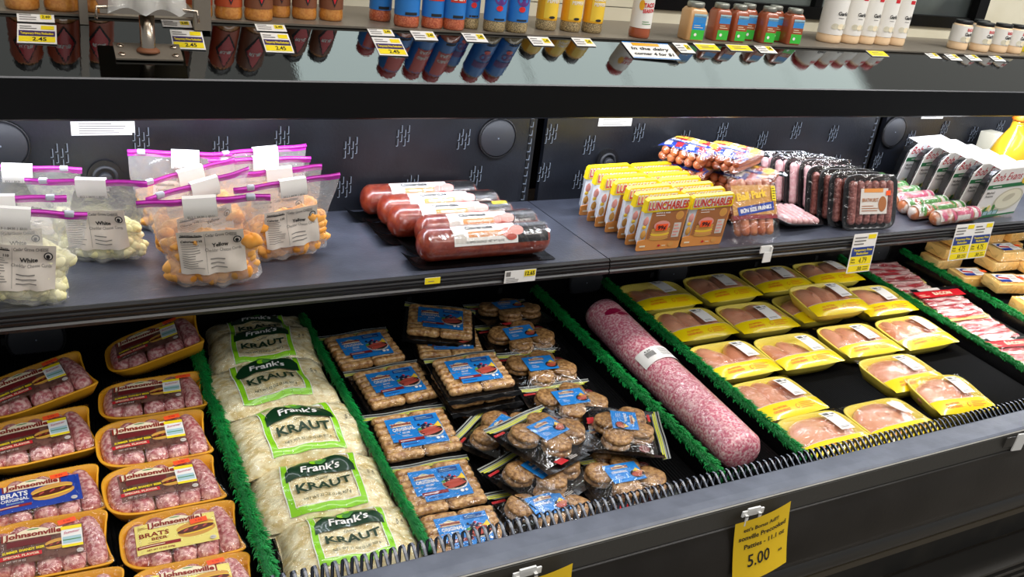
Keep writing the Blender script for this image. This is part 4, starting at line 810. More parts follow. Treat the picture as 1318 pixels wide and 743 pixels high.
for i, (xl, xr, y, z, n) in enumerate(((-.424, -.128, .052, .9035, 'at the very front, hanging nearest the shelf edge'), (-.400, -.118, .122, .9035, 'second from the front'), (-.437, -.145, .186, .9035, 'in the middle of the five, its white label fully visible'), (-.435, -.146, .255, .9035, 'second from the back'), (-.450, -.170, .325, .9035, 'at the very back against the case wall'))):
    chub('red summer sausage ' + n, xl, xr, y, z, i, i == 2)
    solo('sausage_wrapper', 'black crumpled wrapper film under the summer sausage ' + n.replace(', its white label fully visible', '').replace(', hanging nearest the shelf edge', '').replace(' against the case wall', ''), 'wrapper', lambda b: b.grid(lambda u, v: ((xl + xr) / 2 - .008 + (2 * u - 1) * .162, y - .036 + .066 * v, .9006 + .0012 + .001 * sin(20 * u + i) * sin(8 * v) + .014 * max(0, 1 - u * 9) ** 2), 26, 5, 'black_film'), group='black wrappers under the summer sausages')
# ================================================================ lunch packs
def lunch(label, x, y, price=True, yaw=0, group='lunch packs in two rows'):
    t = thing('lunch_pack', label, 'lunch pack', (x, y, .9006), (yaw, 5, 0), group)
    w, h = .120, .128
    F = lambda u, v, d=0: (u, -d, v)
    def card(b):
        P = [(-w / 2 + .004, .0005), (w / 2 - .004, .0005), (w / 2 - .001, .004), (w / 2 - .001, .10), (-w * .30, .10), (-w * .33, .028), (-w / 2 + .001, .025), (-w / 2 + .001, .004)]
        b.add([(a, 0, c) for a, c in P] + [(a, .0015, c) for a, c in P], [tuple(range(len(P))), tuple(range(2 * len(P) - 1, len(P) - 1, -1))] + [(i, len(P) + i, len(P) + (i + 1) % len(P), (i + 1) % len(P)) for i in range(len(P))], 'orange_pack')
        b.poly(F, [(-w * .31, .030), (-w * .05, .026), (w * .47, .020), (w * .47, .098), (-w * .29, .098)], 'brown_pack', .0005)
        b.text(F, 'MAPLE & HAM', -.008, .091, .0034, 'paper_white', .0008, width=.038, bold=.03); b.lines(F, -.026, .084, .012, .089, 1, 'paper_white', .0008, .3)
        for k in range(5): b.ell(F, -.004, .030 + k * .0055, .026, .0055, ('bun', 'pancake', 'cheese_y', 'pancake', 'bun')[k], .0007 + k * .0002, n=16)
        b.ell(F, -.004, .062, .022, .012, 'ham_pink', .002, n=16)
        b.ell(F, .040, .084, .011, .011, 'pancake', .0008, n=16); b.ell(F, .040, .084, .008, .008, 'bun', .001, n=16)
        b.rect(F, .030, .030, .050, .066, 'paper_grey', .0008); b.lines(F, .032, .032, .048, .064, 4, 'ham_pink', .0012, .5)
        b.rect(F, -w * .43, .010, -w * .30, .014, 'logo_cream', .0008); b.ell(F, .002, .011, .004, .003, 'red', .0008, n=8); b.ell(F, .034, .013, .008, .006, 'pancake', .0008, n=10); b.lines(F, .010, .008, .026, .013, 1, 'logo_cream', .0008, .4)
    part('carton_front', t, card, 'lunchcard')
    def head(b):
        P = [(-w / 2, .095), (w / 2, .099), (w / 2 + .001, .125), (w / 2 - .004, .1295), (-w / 2 + .008, .1265), (-w / 2 + .002, .122)]
        b.add([(a, -.0016, c) for a, c in P] + [(a, .012, c) for a, c in P], [tuple(range(6)), (11, 10, 9, 8, 7, 6)] + [(i, 6 + i, 6 + (i + 1) % 6, (i + 1) % 6) for i in range(6)], 'lunch_yellow')
        for ww, mm, d, k in ((0, 'paper_white', .0024, .0), (.0, 'lunch_red', .0032, 0)): b.text(F, 'LUNCHABLES', .0012 if mm == 'lunch_red' else 0, .1040 - (.001 if mm == 'lunch_red' else 0), .0175, mm, d, width=.108, bold=.03 if mm == 'lunch_red' else .13, ang=.02)
    part('header', t, head, 'lunchhead')
    def tr(b):
        R = []
        for d, k in ((.002, 1), (.005, 1), (.006, .93), (.024, .86), (.027, .80)): R.append([(a * k, d, .058 + c * k) for a, c in rrect(w / 2 - .003, .054, .012, 4)])
        b.rings(R, 'lunch_tray', True, True); b.box((-.030, .026, .03), (.03, .006, .02), 'lunch_tray'); b.box((.0, .024, .074), (.07, .008, .03), 'lunch_tray')
    part('plastic_tray', t, tr, 'lunchtray')
    part('food', t, lambda b: (b.blob((-.047, .0030, .040), (.009, .002, .013), 'bun', 10, 5), b.blob((-.047, .0030, .072), (.009, .002, .014), 'ham_pink', 10, 5), b.blob((-.049, .0030, .058), (.007, .002, .006), 'cheese_y', 8, 5)), 'lunchfood')
    if price: part('price_sticker', t, lambda b: (b.rect(F, -.020, .050, .012, .066, 'orange_dot', .003), b.text(F, '99¢', -.004, .053, .0095, 'ink', .0036, width=.023, bold=.03)), 'lunchprice')
    return t
ORD = ['front', 'second', 'third', 'fourth', 'fifth', 'sixth', 'rearmost']
for i in range(7):
    y = (.020, .058, .097, .137, .174, .212, .252)[i]; x = (.144, .141, .146, .137, .132, .134, .136)[i]
    lunch('yellow and orange lunch pack, %s in the left row' % (ORD[i] + (' from the front' if 0 < i < 6 else '')), x, y, i in (0, 3))
    lunch('yellow and orange lunch pack, %s in the right row' % (ORD[i] + (' from the front' if 0 < i < 6 else '')), (.270, .272, .268, .262, .258, .262, .262)[i], y + .002, i in (0, 2))
# ================================================================ hot dogs
def frank_pack(label, loc, rot, scale=1, buns=False):
    t = thing('hot_dog_pack', label, 'hot dogs', loc, rot, 'packs of hot dogs', scale)
    for lay in range(2):
        for k in range(5 if not buns else 4):
            x = (k - (2 if not buns else 1.5)) * .0235 + lay * .006; part('hot_dog', t, lambda b: b.capsule((x, -.068, .0115 + lay * .016), (x, .068, .0115 + lay * .016), .0112, 'frank', 12, 0, (1, 0, 0), 5, .01, k), 'frank%d_%d_%s' % (lay, k, buns))
    F0 = dome(.071, .076, .025, .0140, 6); F = lambda x, y, w=0: F0(x, y, w + .003)
    def lb(b):
        b.rect(F, -.064, -.060 if not buns else -.030, .064, .050, 'label_blue_deep' if not buns else 'dark_red', .0, 8); b.rect(F, -.064, -.020, .064, .050, 'bun', .0006, 8)
        for k in range(4 if not buns else 0): b.rect(F, -.062 + k * .03, -.055, -.045 + k * .03, .045, 'frank_label' if k % 2 else 'paper_white', .0012 + .0002 * k, 4, .25)
        b.text(F, 'Ball Park', -.012, .018, .017, 'cheese_y', .003, width=.085, bold=.04, ang=.12); b.rect(F, -.055, -.016, .050, .004, 'label_blue_deep', .0022, 4, .12); b.text(F, 'BUN SIZE FRANKS', -.004, -.011, .009, 'paper_white', .0034, width=.090, bold=.03, ang=.12)
        b.rect(F, .045, .012, .060, .046, 'yellow', .003, 2); b.lines(F, .047, .014, .058, .044, 5, 'ink', .0036, .4)
    part('label', t, lb, 'franklab%s' % buns)
    part('plastic_wrap', t, lambda b: (b.grid(lambda u, v: F(-.070 + .14 * u, -.075 + .15 * v, .0022), 14, 14, 'wrap_wrinkled'), b.grid(lambda u, v: (-.070 + .14 * u, .074 + .022 * v, .020 + .006 * sin(16 * u) * v), 14, 3, 'black_film' if not buns else 'wrap_wrinkled'), b.grid(lambda u, v: (-.070 + .14 * u, -.074 - .012 * v, .018 + .004 * sin(16 * u) * v), 14, 3, 'wrap_wrinkled')), 'frankwrap%s' % buns)
    return t
for a in (('hot dog pack on top of the pile, at the left', (.380, .252, 1.034), (-62, 3, 0), 1.0), ('hot dog pack on top of the pile, at the right with black crinkled end', (.462, .200, 1.034), (-68, 4, -2), 1.02), ('hot dog pack in the second layer at the left, under the top ones', (.382, .252, .990), (-60, 3, 0), 1.0),
          ('hot dog pack in the second layer on the right, red and blue label facing up', (.500, .175, .985), (-70, 6, -4), 1.05), ('hot dog pack at the bottom left of the pile, behind the lunch packs', (.392, .250, .946), (-62, 3, 0), 1.0), ('hot dog pack at the bottom of the pile on the right', (.505, .195, .942), (-68, 3, 0), 1.0),
          ('hot dog pack lowest in the pile against the shelf board', (.400, .250, .902), (-64, 0, 0), 1.0), ('hot dog pack lying flat behind the upright bun size pack', (.505, .172, .902), (-70, 0, 0), .95)):
    frank_pack(*a)
frank_pack('bun size hot dog pack standing up at the shelf front, beside the lunch packs', (.420, .060, .938), (-4, 62, 0), 1.0, True)
# ================================================================ sausage trays
def s_tray(label, loc, rot, m, scale=1, lab=True, cat_n=0):
    t = thing('sausage_tray', label, 'sausage', loc, rot, 'black trays of link sausages', scale)
    a, c, h = .092, .072, .0145
    part('tray', t, lambda b: tray_mesh(b, a, c, h, 'tray_black', 0, 6, 44, .003), 'stray')
    for k in range(6):
        x = (k - 2.5) * .0250; part('sausage', t, lambda b: b.capsule((x, -.058, .0128), (x, .056, .0128), .0106, m, 12, .002, (1, 0, 0), 6, .03, k), 'slink%d%s' % (k, m))
    F0 = dome(a, c, h, .0088, 6)
    part('plastic_wrap', t, lambda b: b.grid(lambda u, v: F0(a * .985 * (2 * u - 1), c * .985 * (2 * v - 1), .001), 16, 12, 'wrap'), 'swrap')
    if lab: part('label', t, lambda b: (b.rect(F0, -.045, -.030, .048, .036, 'paper_grey', .0018, 6), b.rect(F0, -.035, .026, .030, .036, 'orange_pack', .0024, 3), b.text(F0, 'BRATWURST', -.012, .002, .009, 'brown_pack', .0026, width=.055, bold=.02), b.lines(F0, -.040, -.024, .020, -.006, 3, 'brown_pack', .0026, .3), b.ell(F0, .030, -.004, .014, .020, 'brown_pack', .0026), b.rect(F0, .040, .018, .056, .030, 'orange_dot', .0034, 2)), 'slab')
    return t
for k, (x, y) in enumerate(((.832, .060), (.806, .086), (.797, .113), (.780, .140))):
    s_tray('black tray of dark link sausages standing upright, %s of the dark ones' % ['frontmost', 'second', 'third', 'rearmost'][k], (x, y, .966), (-5, 74, 1), 'brown_meat', 1.0, k == 0)
for k, (x, y) in enumerate(((.800, .190), (.775, .217), (.748, .244), (.722, .271))):
    s_tray('black tray of pale pink link sausages standing upright, %s of the pink ones' % ['frontmost', 'second', 'third', 'rearmost'][k], (x, y, .968), (-4, 72, 1), 'pink_meat', 1.0, False)
s_tray('black tray of pink meat lying flat between the hot dogs and the upright trays', (.630, .120, .906), (6, 6, 6), 'pink_meat', .9, False)
# ================================================================ small sausage rolls
def roll_pack(label, xl, xr, y, seed):
    L = xr - xl; t = thing('sausage_roll_pack', label, 'sausage', ((xl + xr) / 2, y, .9012), (4, 0, 0), 'small chubs of sausage in printed casing')
    part('roll', t, lambda b: b.capsule((-L / 2, 0, .0205), (L / 2, 0, .0205), .0200, 'roll_wrap', 18, 0, (0, 0, 1), 8, .02, seed, .8))
    F = lambda x, s_, w=0: (x, -(.0208 + w) * sin((.012 - s_) / .020), .0205 + (.0208 + w) * cos((.012 - s_) / .020))
    gr = 'leaf_green' if seed % 3 else 'pink_text'
    def lb(b):
        b.rect(F, -L * .10, -.024, L * .20, .024, 'paper_grey', .0006, 8); b.rect(F, -L * .10, -.010, L * .20, .001, gr, .0012, 5); b.text(F, 'SAUSAGE', L * .05, .005, .006, 'red', .0014, width=L * .22, bold=.03)
        b.rect(F, -L * .47, -.022, -L * .36, .022, 'paper_grey', .0006, 4); b.rect(F, L * .30, -.022, L * .46, .022, 'paper_grey', .0006, 4)
        for x0, a in ((-L * .16, .5), (L * .25, -.5), (L * .40, .4), (-L * .34, -.5)): b.rect(F, x0 - .006, -.022, x0 + .006, .022, gr, .001, 6, a * .5)
        b.ell(F, -L * .27, .002, .012, .012, 'paper_grey', .001); b.ell(F, -L * .27, .002, .008, .008, 'sausage_pic', .0014); b.ell(F, -L * .40, -.006, .008, .008, gr, .001)
    part('label', t, lb); part('clear_film', t, lambda b: b.grid(lambda u, v: F(L * .47 * (2 * u - 1), .012 + .022 * (-1.7 + 3.4 * v), .002), 20, 12, 'wrap_wrinkled'))
for i, (xl, xr, y) in enumerate(((1.062, 1.262, .026), (1.030, 1.262, .074), (1.045, 1.245, .121), (1.062, 1.240, .168), (1.10, 1.23, .213), (1.125, 1.228, .258), (1.14, 1.225, .302), (1.145, 1.225, .338))):
    roll_pack('small plastic wrapped sausage roll, %s' % ('%s of the eight' % ['frontmost', 'second from the front', 'third from the front', 'fourth from the front', 'fourth from the back', 'third from the back', 'second from the back', 'last at the back'][i]), xl, xr, y, i)
# ================================================================ side dish trays
def side_dish(label, x, y, i):
    t = thing('side_dish_tray', label, 'side dish', (x, y, .9008), (2, 9, -2), 'mashed potato trays standing in a row')
    w, h = .205, .155
    def oc(k, d): return [(a * k, d, h / 2 + c * k) for a, c in rrect(w / 2, h / 2, .045, 2)]
    def tr(b):
        R = []
        for k, d in ((.96, .004), (.96, .007), (.92, .008), (.80, .033), (.74, .035)):
            ring = []
            for a, c in rrect(w / 2, h / 2, .045, 8): q = 1 + (.012 if len(ring) % 2 else 0) * (d > .008); ring.append((a * k * q, d, h / 2 + c * k * q))
            R.append(ring)
        b.rings(R, 'tray_black', False, True)
    part('tray', t, tr, 'sidetray')
    F = lambda u, v, q=0: (u, .0005 - q, v)
    def sl(b):
        P = [(-.098, .004), (.098, .004), (.098, .120), (.078, .156), (-.066, .156), (-.090, .132)]
        b.add([(a, 0.0005, c) for a, c in P] + [(a, .003, c) for a, c in P], [tuple(range(6)), (11, 10, 9, 8, 7, 6)] + [(k, 6 + k, 6 + (k + 1) % 6, (k + 1) % 6) for k in range(6)], 'paper_white'); b.box((.006, .020, .1575), (.150, .038, .001), 'paper_white')
        b.text(F, 'Bob Evans', -.020, .122, .024, 'be_red', .0006, width=.125, bold=.0, shear=.25); b.rect(F, -.092, .098, .098, .110, 'be_green', .0005); b.lines(F, -.07, .100, -.01, .108, 1, 'paper_white', .001, .35)
        b.text(F, 'Mashed', -.066, .082, .0075, 'ink_grey', .0006, width=.034); b.text(F, 'Potatoes', -.066, .071, .0075, 'ink_grey', .0006, width=.034)
        b.ell(F, .032, .056, .064, .036, 'cream', .0006, .1, 28); b.ell(F, .032, .058, .056, .030, 'potato', .0010, .1, 28); b.ell(F, .03, .064, .025, .010, 'cream', .0014, .3, 20)
        for k in range(5): b.ell(F, -.070 + .012 * k, .036 - .004 * (k % 2), .010, .007, ('logo_cream', 'leaf_green', 'label_yellow')[k % 3], .0014, .5 * k, 10)
        b.rect(F, -.098, .004, .098, .010, 'be_green', .0005); b.rect(F, -.060, .011, .010, .026, 'be_green', .0008)
        for k in range(3): b.rect(F, -.057 + k * .022, .0125, -.038 + k * .022, .0245, 'light_blue', .0012)
        b.ell(F, .070, .118, .016, .014, 'cheese_y', .0008, 0, 14)
    part('sleeve', t, sl, 'sidesleeve')
    part('film', t, lambda b: b.grid(lambda u, v: (-.100 + .012 * v, .004 + .003 * sin(12 * u), .02 + .12 * u), 8, 2, 'wrap_wrinkled'), 'sidefilm')
for i, (x, y) in enumerate(((1.352, .040), (1.345, .093), (1.345, .148), (1.340, .200), (1.335, .254), (1.332, .306))):
    side_dish('white and green mashed potato box on a black tray, %s' % ['frontmost in the row', 'second from the front', 'third from the front', 'third from the back', 'second from the back', 'rearmost'][i], x, y, i)
t = thing('juice_bottle', 'clear bottle of orange juice with an orange cap at the right edge', 'juice', (1.640, .232, .9008), scale=.97)
part('bottle', t, lambda b: b.lathe([(.058, 0), (.064, .004), (.066, .02), (.066, .10), (.063, .13), (.052, .165), (.036, .195), (.028, .212), (.026, .232), (.026, .240)], 'juice', 28), None)
part('cap', t, lambda b: b.lathe([(.030, .238), (.031, .242), (.031, .262), (.028, .264)], 'orange_cap', 24)); part('neck_ring', t, lambda b: b.lathe([(.0275, .218), (.030, .222), (.0275, .228)], 'clear_glass', 24))
CY_ = lambda s_, v, w=0: (-.0668 * sin(s_ / .066) * 1 * -1 if False else (.0668 + w) * sin(s_ / .066), -(.0668 + w) * cos(s_ / .066), v)
part('label', t, lambda b: (b.rect(CY_, -.04, .02, .10, .112, 'paper_white', .0005, 14), b.ell(CY_, .0, .098, .014, .014, 'leaf_green', .002, 0, 14), b.rect(CY_, -.02, .055, .03, .085, 'orange_dot', .003, 6, .3), b.text(CY_, '2/$5', .005, .064, .012, 'ink', .0045, width=.03, bold=.03, ang=.3)))
solo('carton', 'small cream carton edge behind the juice bottle', 'carton', lambda b: b.rbox((0, 0, .085), (.07, .05, .17), 'cream', .003, 2), (1.66, .325, .9008), (10, 0, 0))
# ================================================================ price tags on the middle shelf rail
def shelf_tag(name, label, x, z1, w, h, fn, tilt=0, yaw=0):
    t = thing(name, label, 'price tag', (x, -.0165, z1), (yaw, tilt, 0), 'price tags on the shelf edge')
    F = lambda u, v, q=0: (u, -q, v); part('card', t, lambda b: b.box((0, .0004, -h / 2), (w, .0008, h), 'paper_white')); [part('print', t, lambda b: g(b, F, w, h)) for g in (fn if isinstance(fn, list) else [fn])]; return t
def t_1265(b, F, w, h): b.rect(F, w * .12, -h * .55, w * .48, -h * .04, 'yellow', .0006); b.text(F, '12.65', w * .30, -h * .45, h * .30, 'ink', .001, width=w * .30, bold=.03); b.lines(F, -w * .45, -h * .95, -w * .02, -h * .55, 3, 'ink_grey', .0006, .35); b.rect(F, -w * .46, -h * .45, -w * .32, -h * .08, 'ink_grey', .0006)
shelf_tag('price_tag', 'white and yellow price tag reading 12.65 below the summer sausages', -.2215, .899, .072, .027, t_1265)
shelf_tag('price_tag', 'small torn yellow tag on the shelf edge left of the white one', -.4155, .900, .032, .013, lambda b, F, w, h: (b.rect(F, -w / 2, -h, w / 2, 0, 'yellow', .0005), b.lines(F, -w * .3, -h * .7, w * .3, -h * .4, 1, 'ink_grey', .001)))
def sale(n, price, only=None):
    def f(b, F, w, h):
        for k in (range(n) if only is None else [only]):
            x0 = -w / 2 + k * w / n; ww = w / n; c = x0 + ww / 2
            b.rect(F, x0 + ww * .62, -h * .14, x0 + ww * .95, -h * .03, 'yellow', .0006); b.lines(F, x0 + ww * .06, -h * .30, x0 + ww * .6, -h * .06, 3, 'ink_grey', .0006, .4, k)
            b.rect(F, x0 + ww * .04, -h * .57, x0 + ww * .96, -h * .34, 'tag_blue', .0006); b.text(F, 'Temporary Price', c, -h * .44, h * .055, 'yellow', .001, width=ww * .8, bold=.03); b.text(F, 'Reduction', c, -h * .53, h * .055, 'yellow', .001, width=ww * .5, bold=.03)
            b.rect(F, x0 + ww * .04, -h * .79, x0 + ww * .96, -h * .58, 'yellow', .0006); b.text(F, price, c + ww * .08, -h * .755, h * .14, 'ink', .001, width=ww * .34, bold=.0); b.text(F, 'Sale', x0 + ww * .16, -h * .67, h * .045, 'ink', .001, width=ww * .16); b.text(F, 'Price', x0 + ww * .17, -h * .74, h * .045, 'ink', .001, width=ww * .18)
            b.rect(F, x0 + ww * .04, -h * .97, x0 + ww * .96, -h * .81, 'yellow', .0006); b.text(F, '.50', c, -h * .94, h * .09, 'ink', .001, width=ww * .2); b.lines(F, x0 + ww * .65, -h * .95, x0 + ww * .9, -h * .84, 2, 'ink', .001, .3, k)
    return f
shelf_tag('price_tag', 'hanging sale tag with blue and yellow panels reading 4.79, above the chicken trays', .772, .912, .084, .105, sale(1, '4.79'), -4)
shelf_tag('price_tag', 'pair of joined hanging sale tags reading 4.75, above the cheese blocks', 1.200, .913, .158, .104, [sale(2, '4.75', 0), sale(2, '4.75', 1)], -4)
solo('tag_clip', 'empty white plastic clip on the shelf edge under the hot dogs', 'clip', lambda b: (b.box((0, 0, .006), (.034, .003, .018), 'white_plastic'), b.box((.004, -.006, -.012), (.026, .002, .026), 'white_plastic', .05), b.box((.014, -.003, -.002), (.004, .008, .03), 'white_plastic')), (.437, -.0185, .889))
# ================================================================ yellow signs and clips on the bumper
def sign(label, x, z, rotv, sc=1):
    t = thing('sale_sign', label, 'sign', (x, -.530, z + .0545), (rotv[0], rotv[1], rotv[2]), 'yellow paper signs clipped to the bumper', sc)
    w, h = .132, .146; F = lambda u, v, q=0: (u, -q - .006 * sin(pi * (u / w + .5)) - .012 * (-v / h) ** 2, v)
    part('paper', t, lambda b: b.grid(lambda u, v: F(-w / 2 + w * u, -h + h * v, 0), 14, 12, 'sign_yellow'))
    part('print', t, lambda b: (b.text(F, "ett's Bonus Ad!!!", -.006, -.026, .0085, 'ink', .0012, width=.082), b.text(F, 'sonville Precooked', .000, -.046, .0105, 'ink', .0012, width=.112), b.text(F, 'Patties - 11.1 oz', .006, -.068, .0105, 'ink', .0012, width=.098), b.text(F, '5.00', -.008, -.112, .028, 'ink', .0012, width=.052, bold=.01), b.text(F, 'ea', .046, -.106, .007, 'ink', .0012, width=.010)))
    return t
def clip(b):
    b.box((0, 0, 0), (.052, .003, .012), 'white_plastic'); b.box((0, -.001, .008), (.030, .004, .006), 'white_plastic')
    for s_ in (-.018, .014): b.box((s_, -.006, -.012), (.006, .002, .022), 'white_plastic', 0); b.box((s_, -.003, -.002), (.006, .008, .003), 'white_plastic')
sign('yellow sale sign reading 5.00, hanging under the ground pork roll', .064, .548, (0, 0, -9))
sign('yellow sale sign at the bottom edge of the picture with only its upper lines showing', -.418, .547, (0, 0, -3), 1.0)
solo('sign_clip', 'white plastic clip holding the yellow sign under the ground pork roll', 'clip', clip, (.040, -.5260, .6065), (0, 0, 2), 'white plastic clips on the bumper')
solo('sign_clip', 'white plastic clip holding the yellow sign at the bottom edge of the picture', 'clip', clip, (-.436, -.5260, .6065), (0, 0, 0), 'white plastic clips on the bumper')
solo('tag_holder', 'translucent white tag holder alone on the bumper at the right', 'clip', lambda b: (b.box((0, 0, 0), (.036, .003, .044), 'white_plastic', .0), b.box((-.03, .002, .002), (.05, .002, .026), 'bumper_roll')), (.848, -.5175, .5925), (0, 0, 6))
# ================================================================ things on the glass top
TL = math.atan2(.0706, .194)
def on_glass(y): return 1.2345 + (y - .168) * .0706 / .194
def gtag(label, x, y, w, h, fn, yaw=0, name='price_tag', col='paper_white'):
    t = thing(name, label, 'price tag' if name == 'price_tag' else 'sign', (x, y, on_glass(y) + (.0016 if name == 'price_tag' else .004)), (yaw, math.degrees(TL), 0), 'price tags lying on the glass top')
    F = lambda u, v, q=0: (u, v, q + .0004); part('card', t, lambda b: b.box((0, 0, 0), (w, h, .0008), col)); part('print', t, lambda b: fn(b, F, w, h)); return t
def gs(b, F, w, h): b.rect(F, w * .12, -h * .2, w * .42, h * .30, 'yellow'); b.text(F, '2.49', w * .27, -h * .10, h * .28, 'ink', .001, width=w * .22); b.lines(F, -w * .44, -h * .4, w * .05, h * .35, 3, 'ink_grey', .0006, .35)
def gy(b, F, w, h): b.rect(F, -w * .48, -h * .46, w * .48, h * .3, 'yellow'); b.lines(F, -w * .3, -h * .3, w * .3, h * .15, 2, 'ink_grey', .001, .3)
def gl(b, F, w, h):
    b.rect(F, w * .10, h * .22, w * .44, h * .42, 'yellow'); b.lines(F, -w * .44, h * .20, w * .02, h * .42, 2, 'ink_grey', .0006, .4)
    b.rect(F, -w * .46, -h * .14, w * .46, h * .14, 'tag_purple'); b.text(F, 'Temporary Price Reduction', 0, -h * .06, h * .11, 'yellow', .001, width=w * .84, bold=.03); b.rect(F, -w * .46, -h * .44, w * .46, -h * .16, 'yellow'); b.text(F, '2.45', w * .06, -h * .39, h * .18, 'ink', .001, width=w * .36)
def gh(b, F, w, h):
    b.rect(F, -w * .32, h * .28, w * .26, h * .48, 'jar_yellow'); b.rect(F, -w / 2, -h / 2, w / 2, -h * .46, 'label_blue'); b.rect(F, -w / 2, h * .46, w / 2, h / 2, 'label_blue'); b.text(F, 'In the dairy', 0, h * .02, h * .17, 'ink', .001, width=w * .8, shear=.2); b.text(F, 'corner 4 for $1', .0, -h * .30, h * .17, 'ink', .001, width=w * .84, shear=.2)
G = [(-1.052, .343, .058, .030, gs, 'white price tag near the ledge at the far left, upper of the two'), (-1.053, .292, .060, .062, gl, 'price tag with a purple sale band at the far left, lower of two'), (-.819, .343, .052, .026, gs, 'white price tag half hidden behind the dispenser tray'), (-.808, .290, .056, .066, gl, 'sale tag with a purple band just right of the steel base plate'),
 (-.645, .343, .058, .028, gs, 'white price tag above the sale tag, below the brown rub jars'), (-.645, .290, .053, .070, gl, 'sale tag with a purple band below the brown rub jars'), (-.419, .343, .053, .030, gs, 'white price tag left of the blue seasoning jars, upper of the two'), (-.417, .290, .060, .068, gl, 'sale tag with a purple band left of the blue seasoning jars'),
 (-.325, .336, .053, .036, gs, 'white price tag below the leftmost red and blue jars'), (-.206, .338, .052, .038, gs, 'white price tag below the middle blue jars'), (-.043, .333, .054, .038, gs, 'white price tag between the blue jars and the yellow jars'), (.073, .337, .052, .036, gs, 'white price tag below the yellow label jars'),
 (.359, .329, .045, .046, gs, 'white price tag at the left of the square spice jars'), (.437, .338, .068, .033, gy, 'yellow price tag below the second and third square spice jars'), (.544, .341, .074, .033, gy, 'yellow price tag in the middle of the square spice jars'), (.632, .340, .058, .040, gs, 'white price tag at the right end of the square spice jars'),
 (1.051, .342, .070, .034, gy, 'yellow price tag below the tall garlic jars'), (1.286, .344, .050, .036, gs, 'white price tag leftmost below the black lidded jars'), (1.372, .340, .052, .040, gs, 'white price tag second from left below the black lidded jars'), (1.465, .343, .054, .040, gs, 'white price tag third from left below the black lidded jars'), (1.580, .343, .053, .038, gs, 'white price tag rightmost below the black lidded jars')]
for x, y, w, h, f, l_ in G: gtag(l_, x, y, w, h, f, (-3 if f is gl else 0))
gtag('white card with handwriting and blue edges propped below the lone white label jar', .245, .306, .130, .072, gh, -4, 'handwritten_sign')
# dispenser
t = thing('bag_stand', 'steel bag holder stand with a round post bolted to the glass top', 'stand', (-.882, .243, on_glass(.243) + .002))
M4 = Matrix.Rotation(TL, 4, 'X')
def plate(b): b.T = M4; b.box((0, 0, .0022), (.110, .052, .003), 'steel'); b.T = None
bp_ = part('base_plate', t, plate)
for sx in (-.044, .044):
    for sy in (-.014, .014):
        def screw(b): b.T = M4; b.blob((sx, sy, .005), (.006, .006, .003), 'chrome', 10, 6, 0); b.T = None
        part('screw', bp_, screw)
part('post', t, lambda b: (b.lathe([(.0135, .002), (.0125, .008), (.0125, .075)], 'chrome', 20), b.lathe([(.020, .002), (.019, .006), (.013, .010)], 'rust', 20)))
def tr(b):
    b.box((0, .03, .078), (.150, .10, .003), 'steel'); b.box((0, -.020, .074), (.150, .003, .012), 'chrome'); b.tube([(-.082, -.03, .06), (-.080, -.024, .078), (-.03, -.022, .082)], .003, 'chrome', 8); b.tube([(.082, -.03, .06), (.080, -.024, .078), (.03, -.022, .082)], .003, 'chrome', 8)
    for s_ in (-.020, .012): b.tube([(s_, -.018, .08), (s_ * 1.2, -.012, .20)], .0018, 'chrome', 6)
part('tray', t, tr)
part('side_frame', t, lambda b: b.box((-.094, .10, .13), (.014, .03, .20), 'steel')); part('side_frame', t, lambda b: b.box((.105, .08, .12), (.030, .02, .18), 'steel'))
def pbag(b):
    b.grid(lambda u, v: (-.052 + .104 * u + .012 * (1 - v) * (2 * u - 1) - .01 * (1 - v) * 0, -.026 - .010 * sin(pi * u) - .004 * sin(17 * u + 4 * v), .070 + .012 * abs(sin(7 * u)) + (.13 - .012 * abs(sin(7 * u))) * v), 26, 10, 'bag_film')
film('bag_film', 'f4f4f0', base=.12, edge=.6, bump=.8, bscale=30, diff=.45, rough=.15, dcol='eceae4')
solo('plastic_bag', 'white translucent plastic produce bag hanging over the steel stand tray', 'plastic bag', pbag, (-.882, .243, on_glass(.243)))
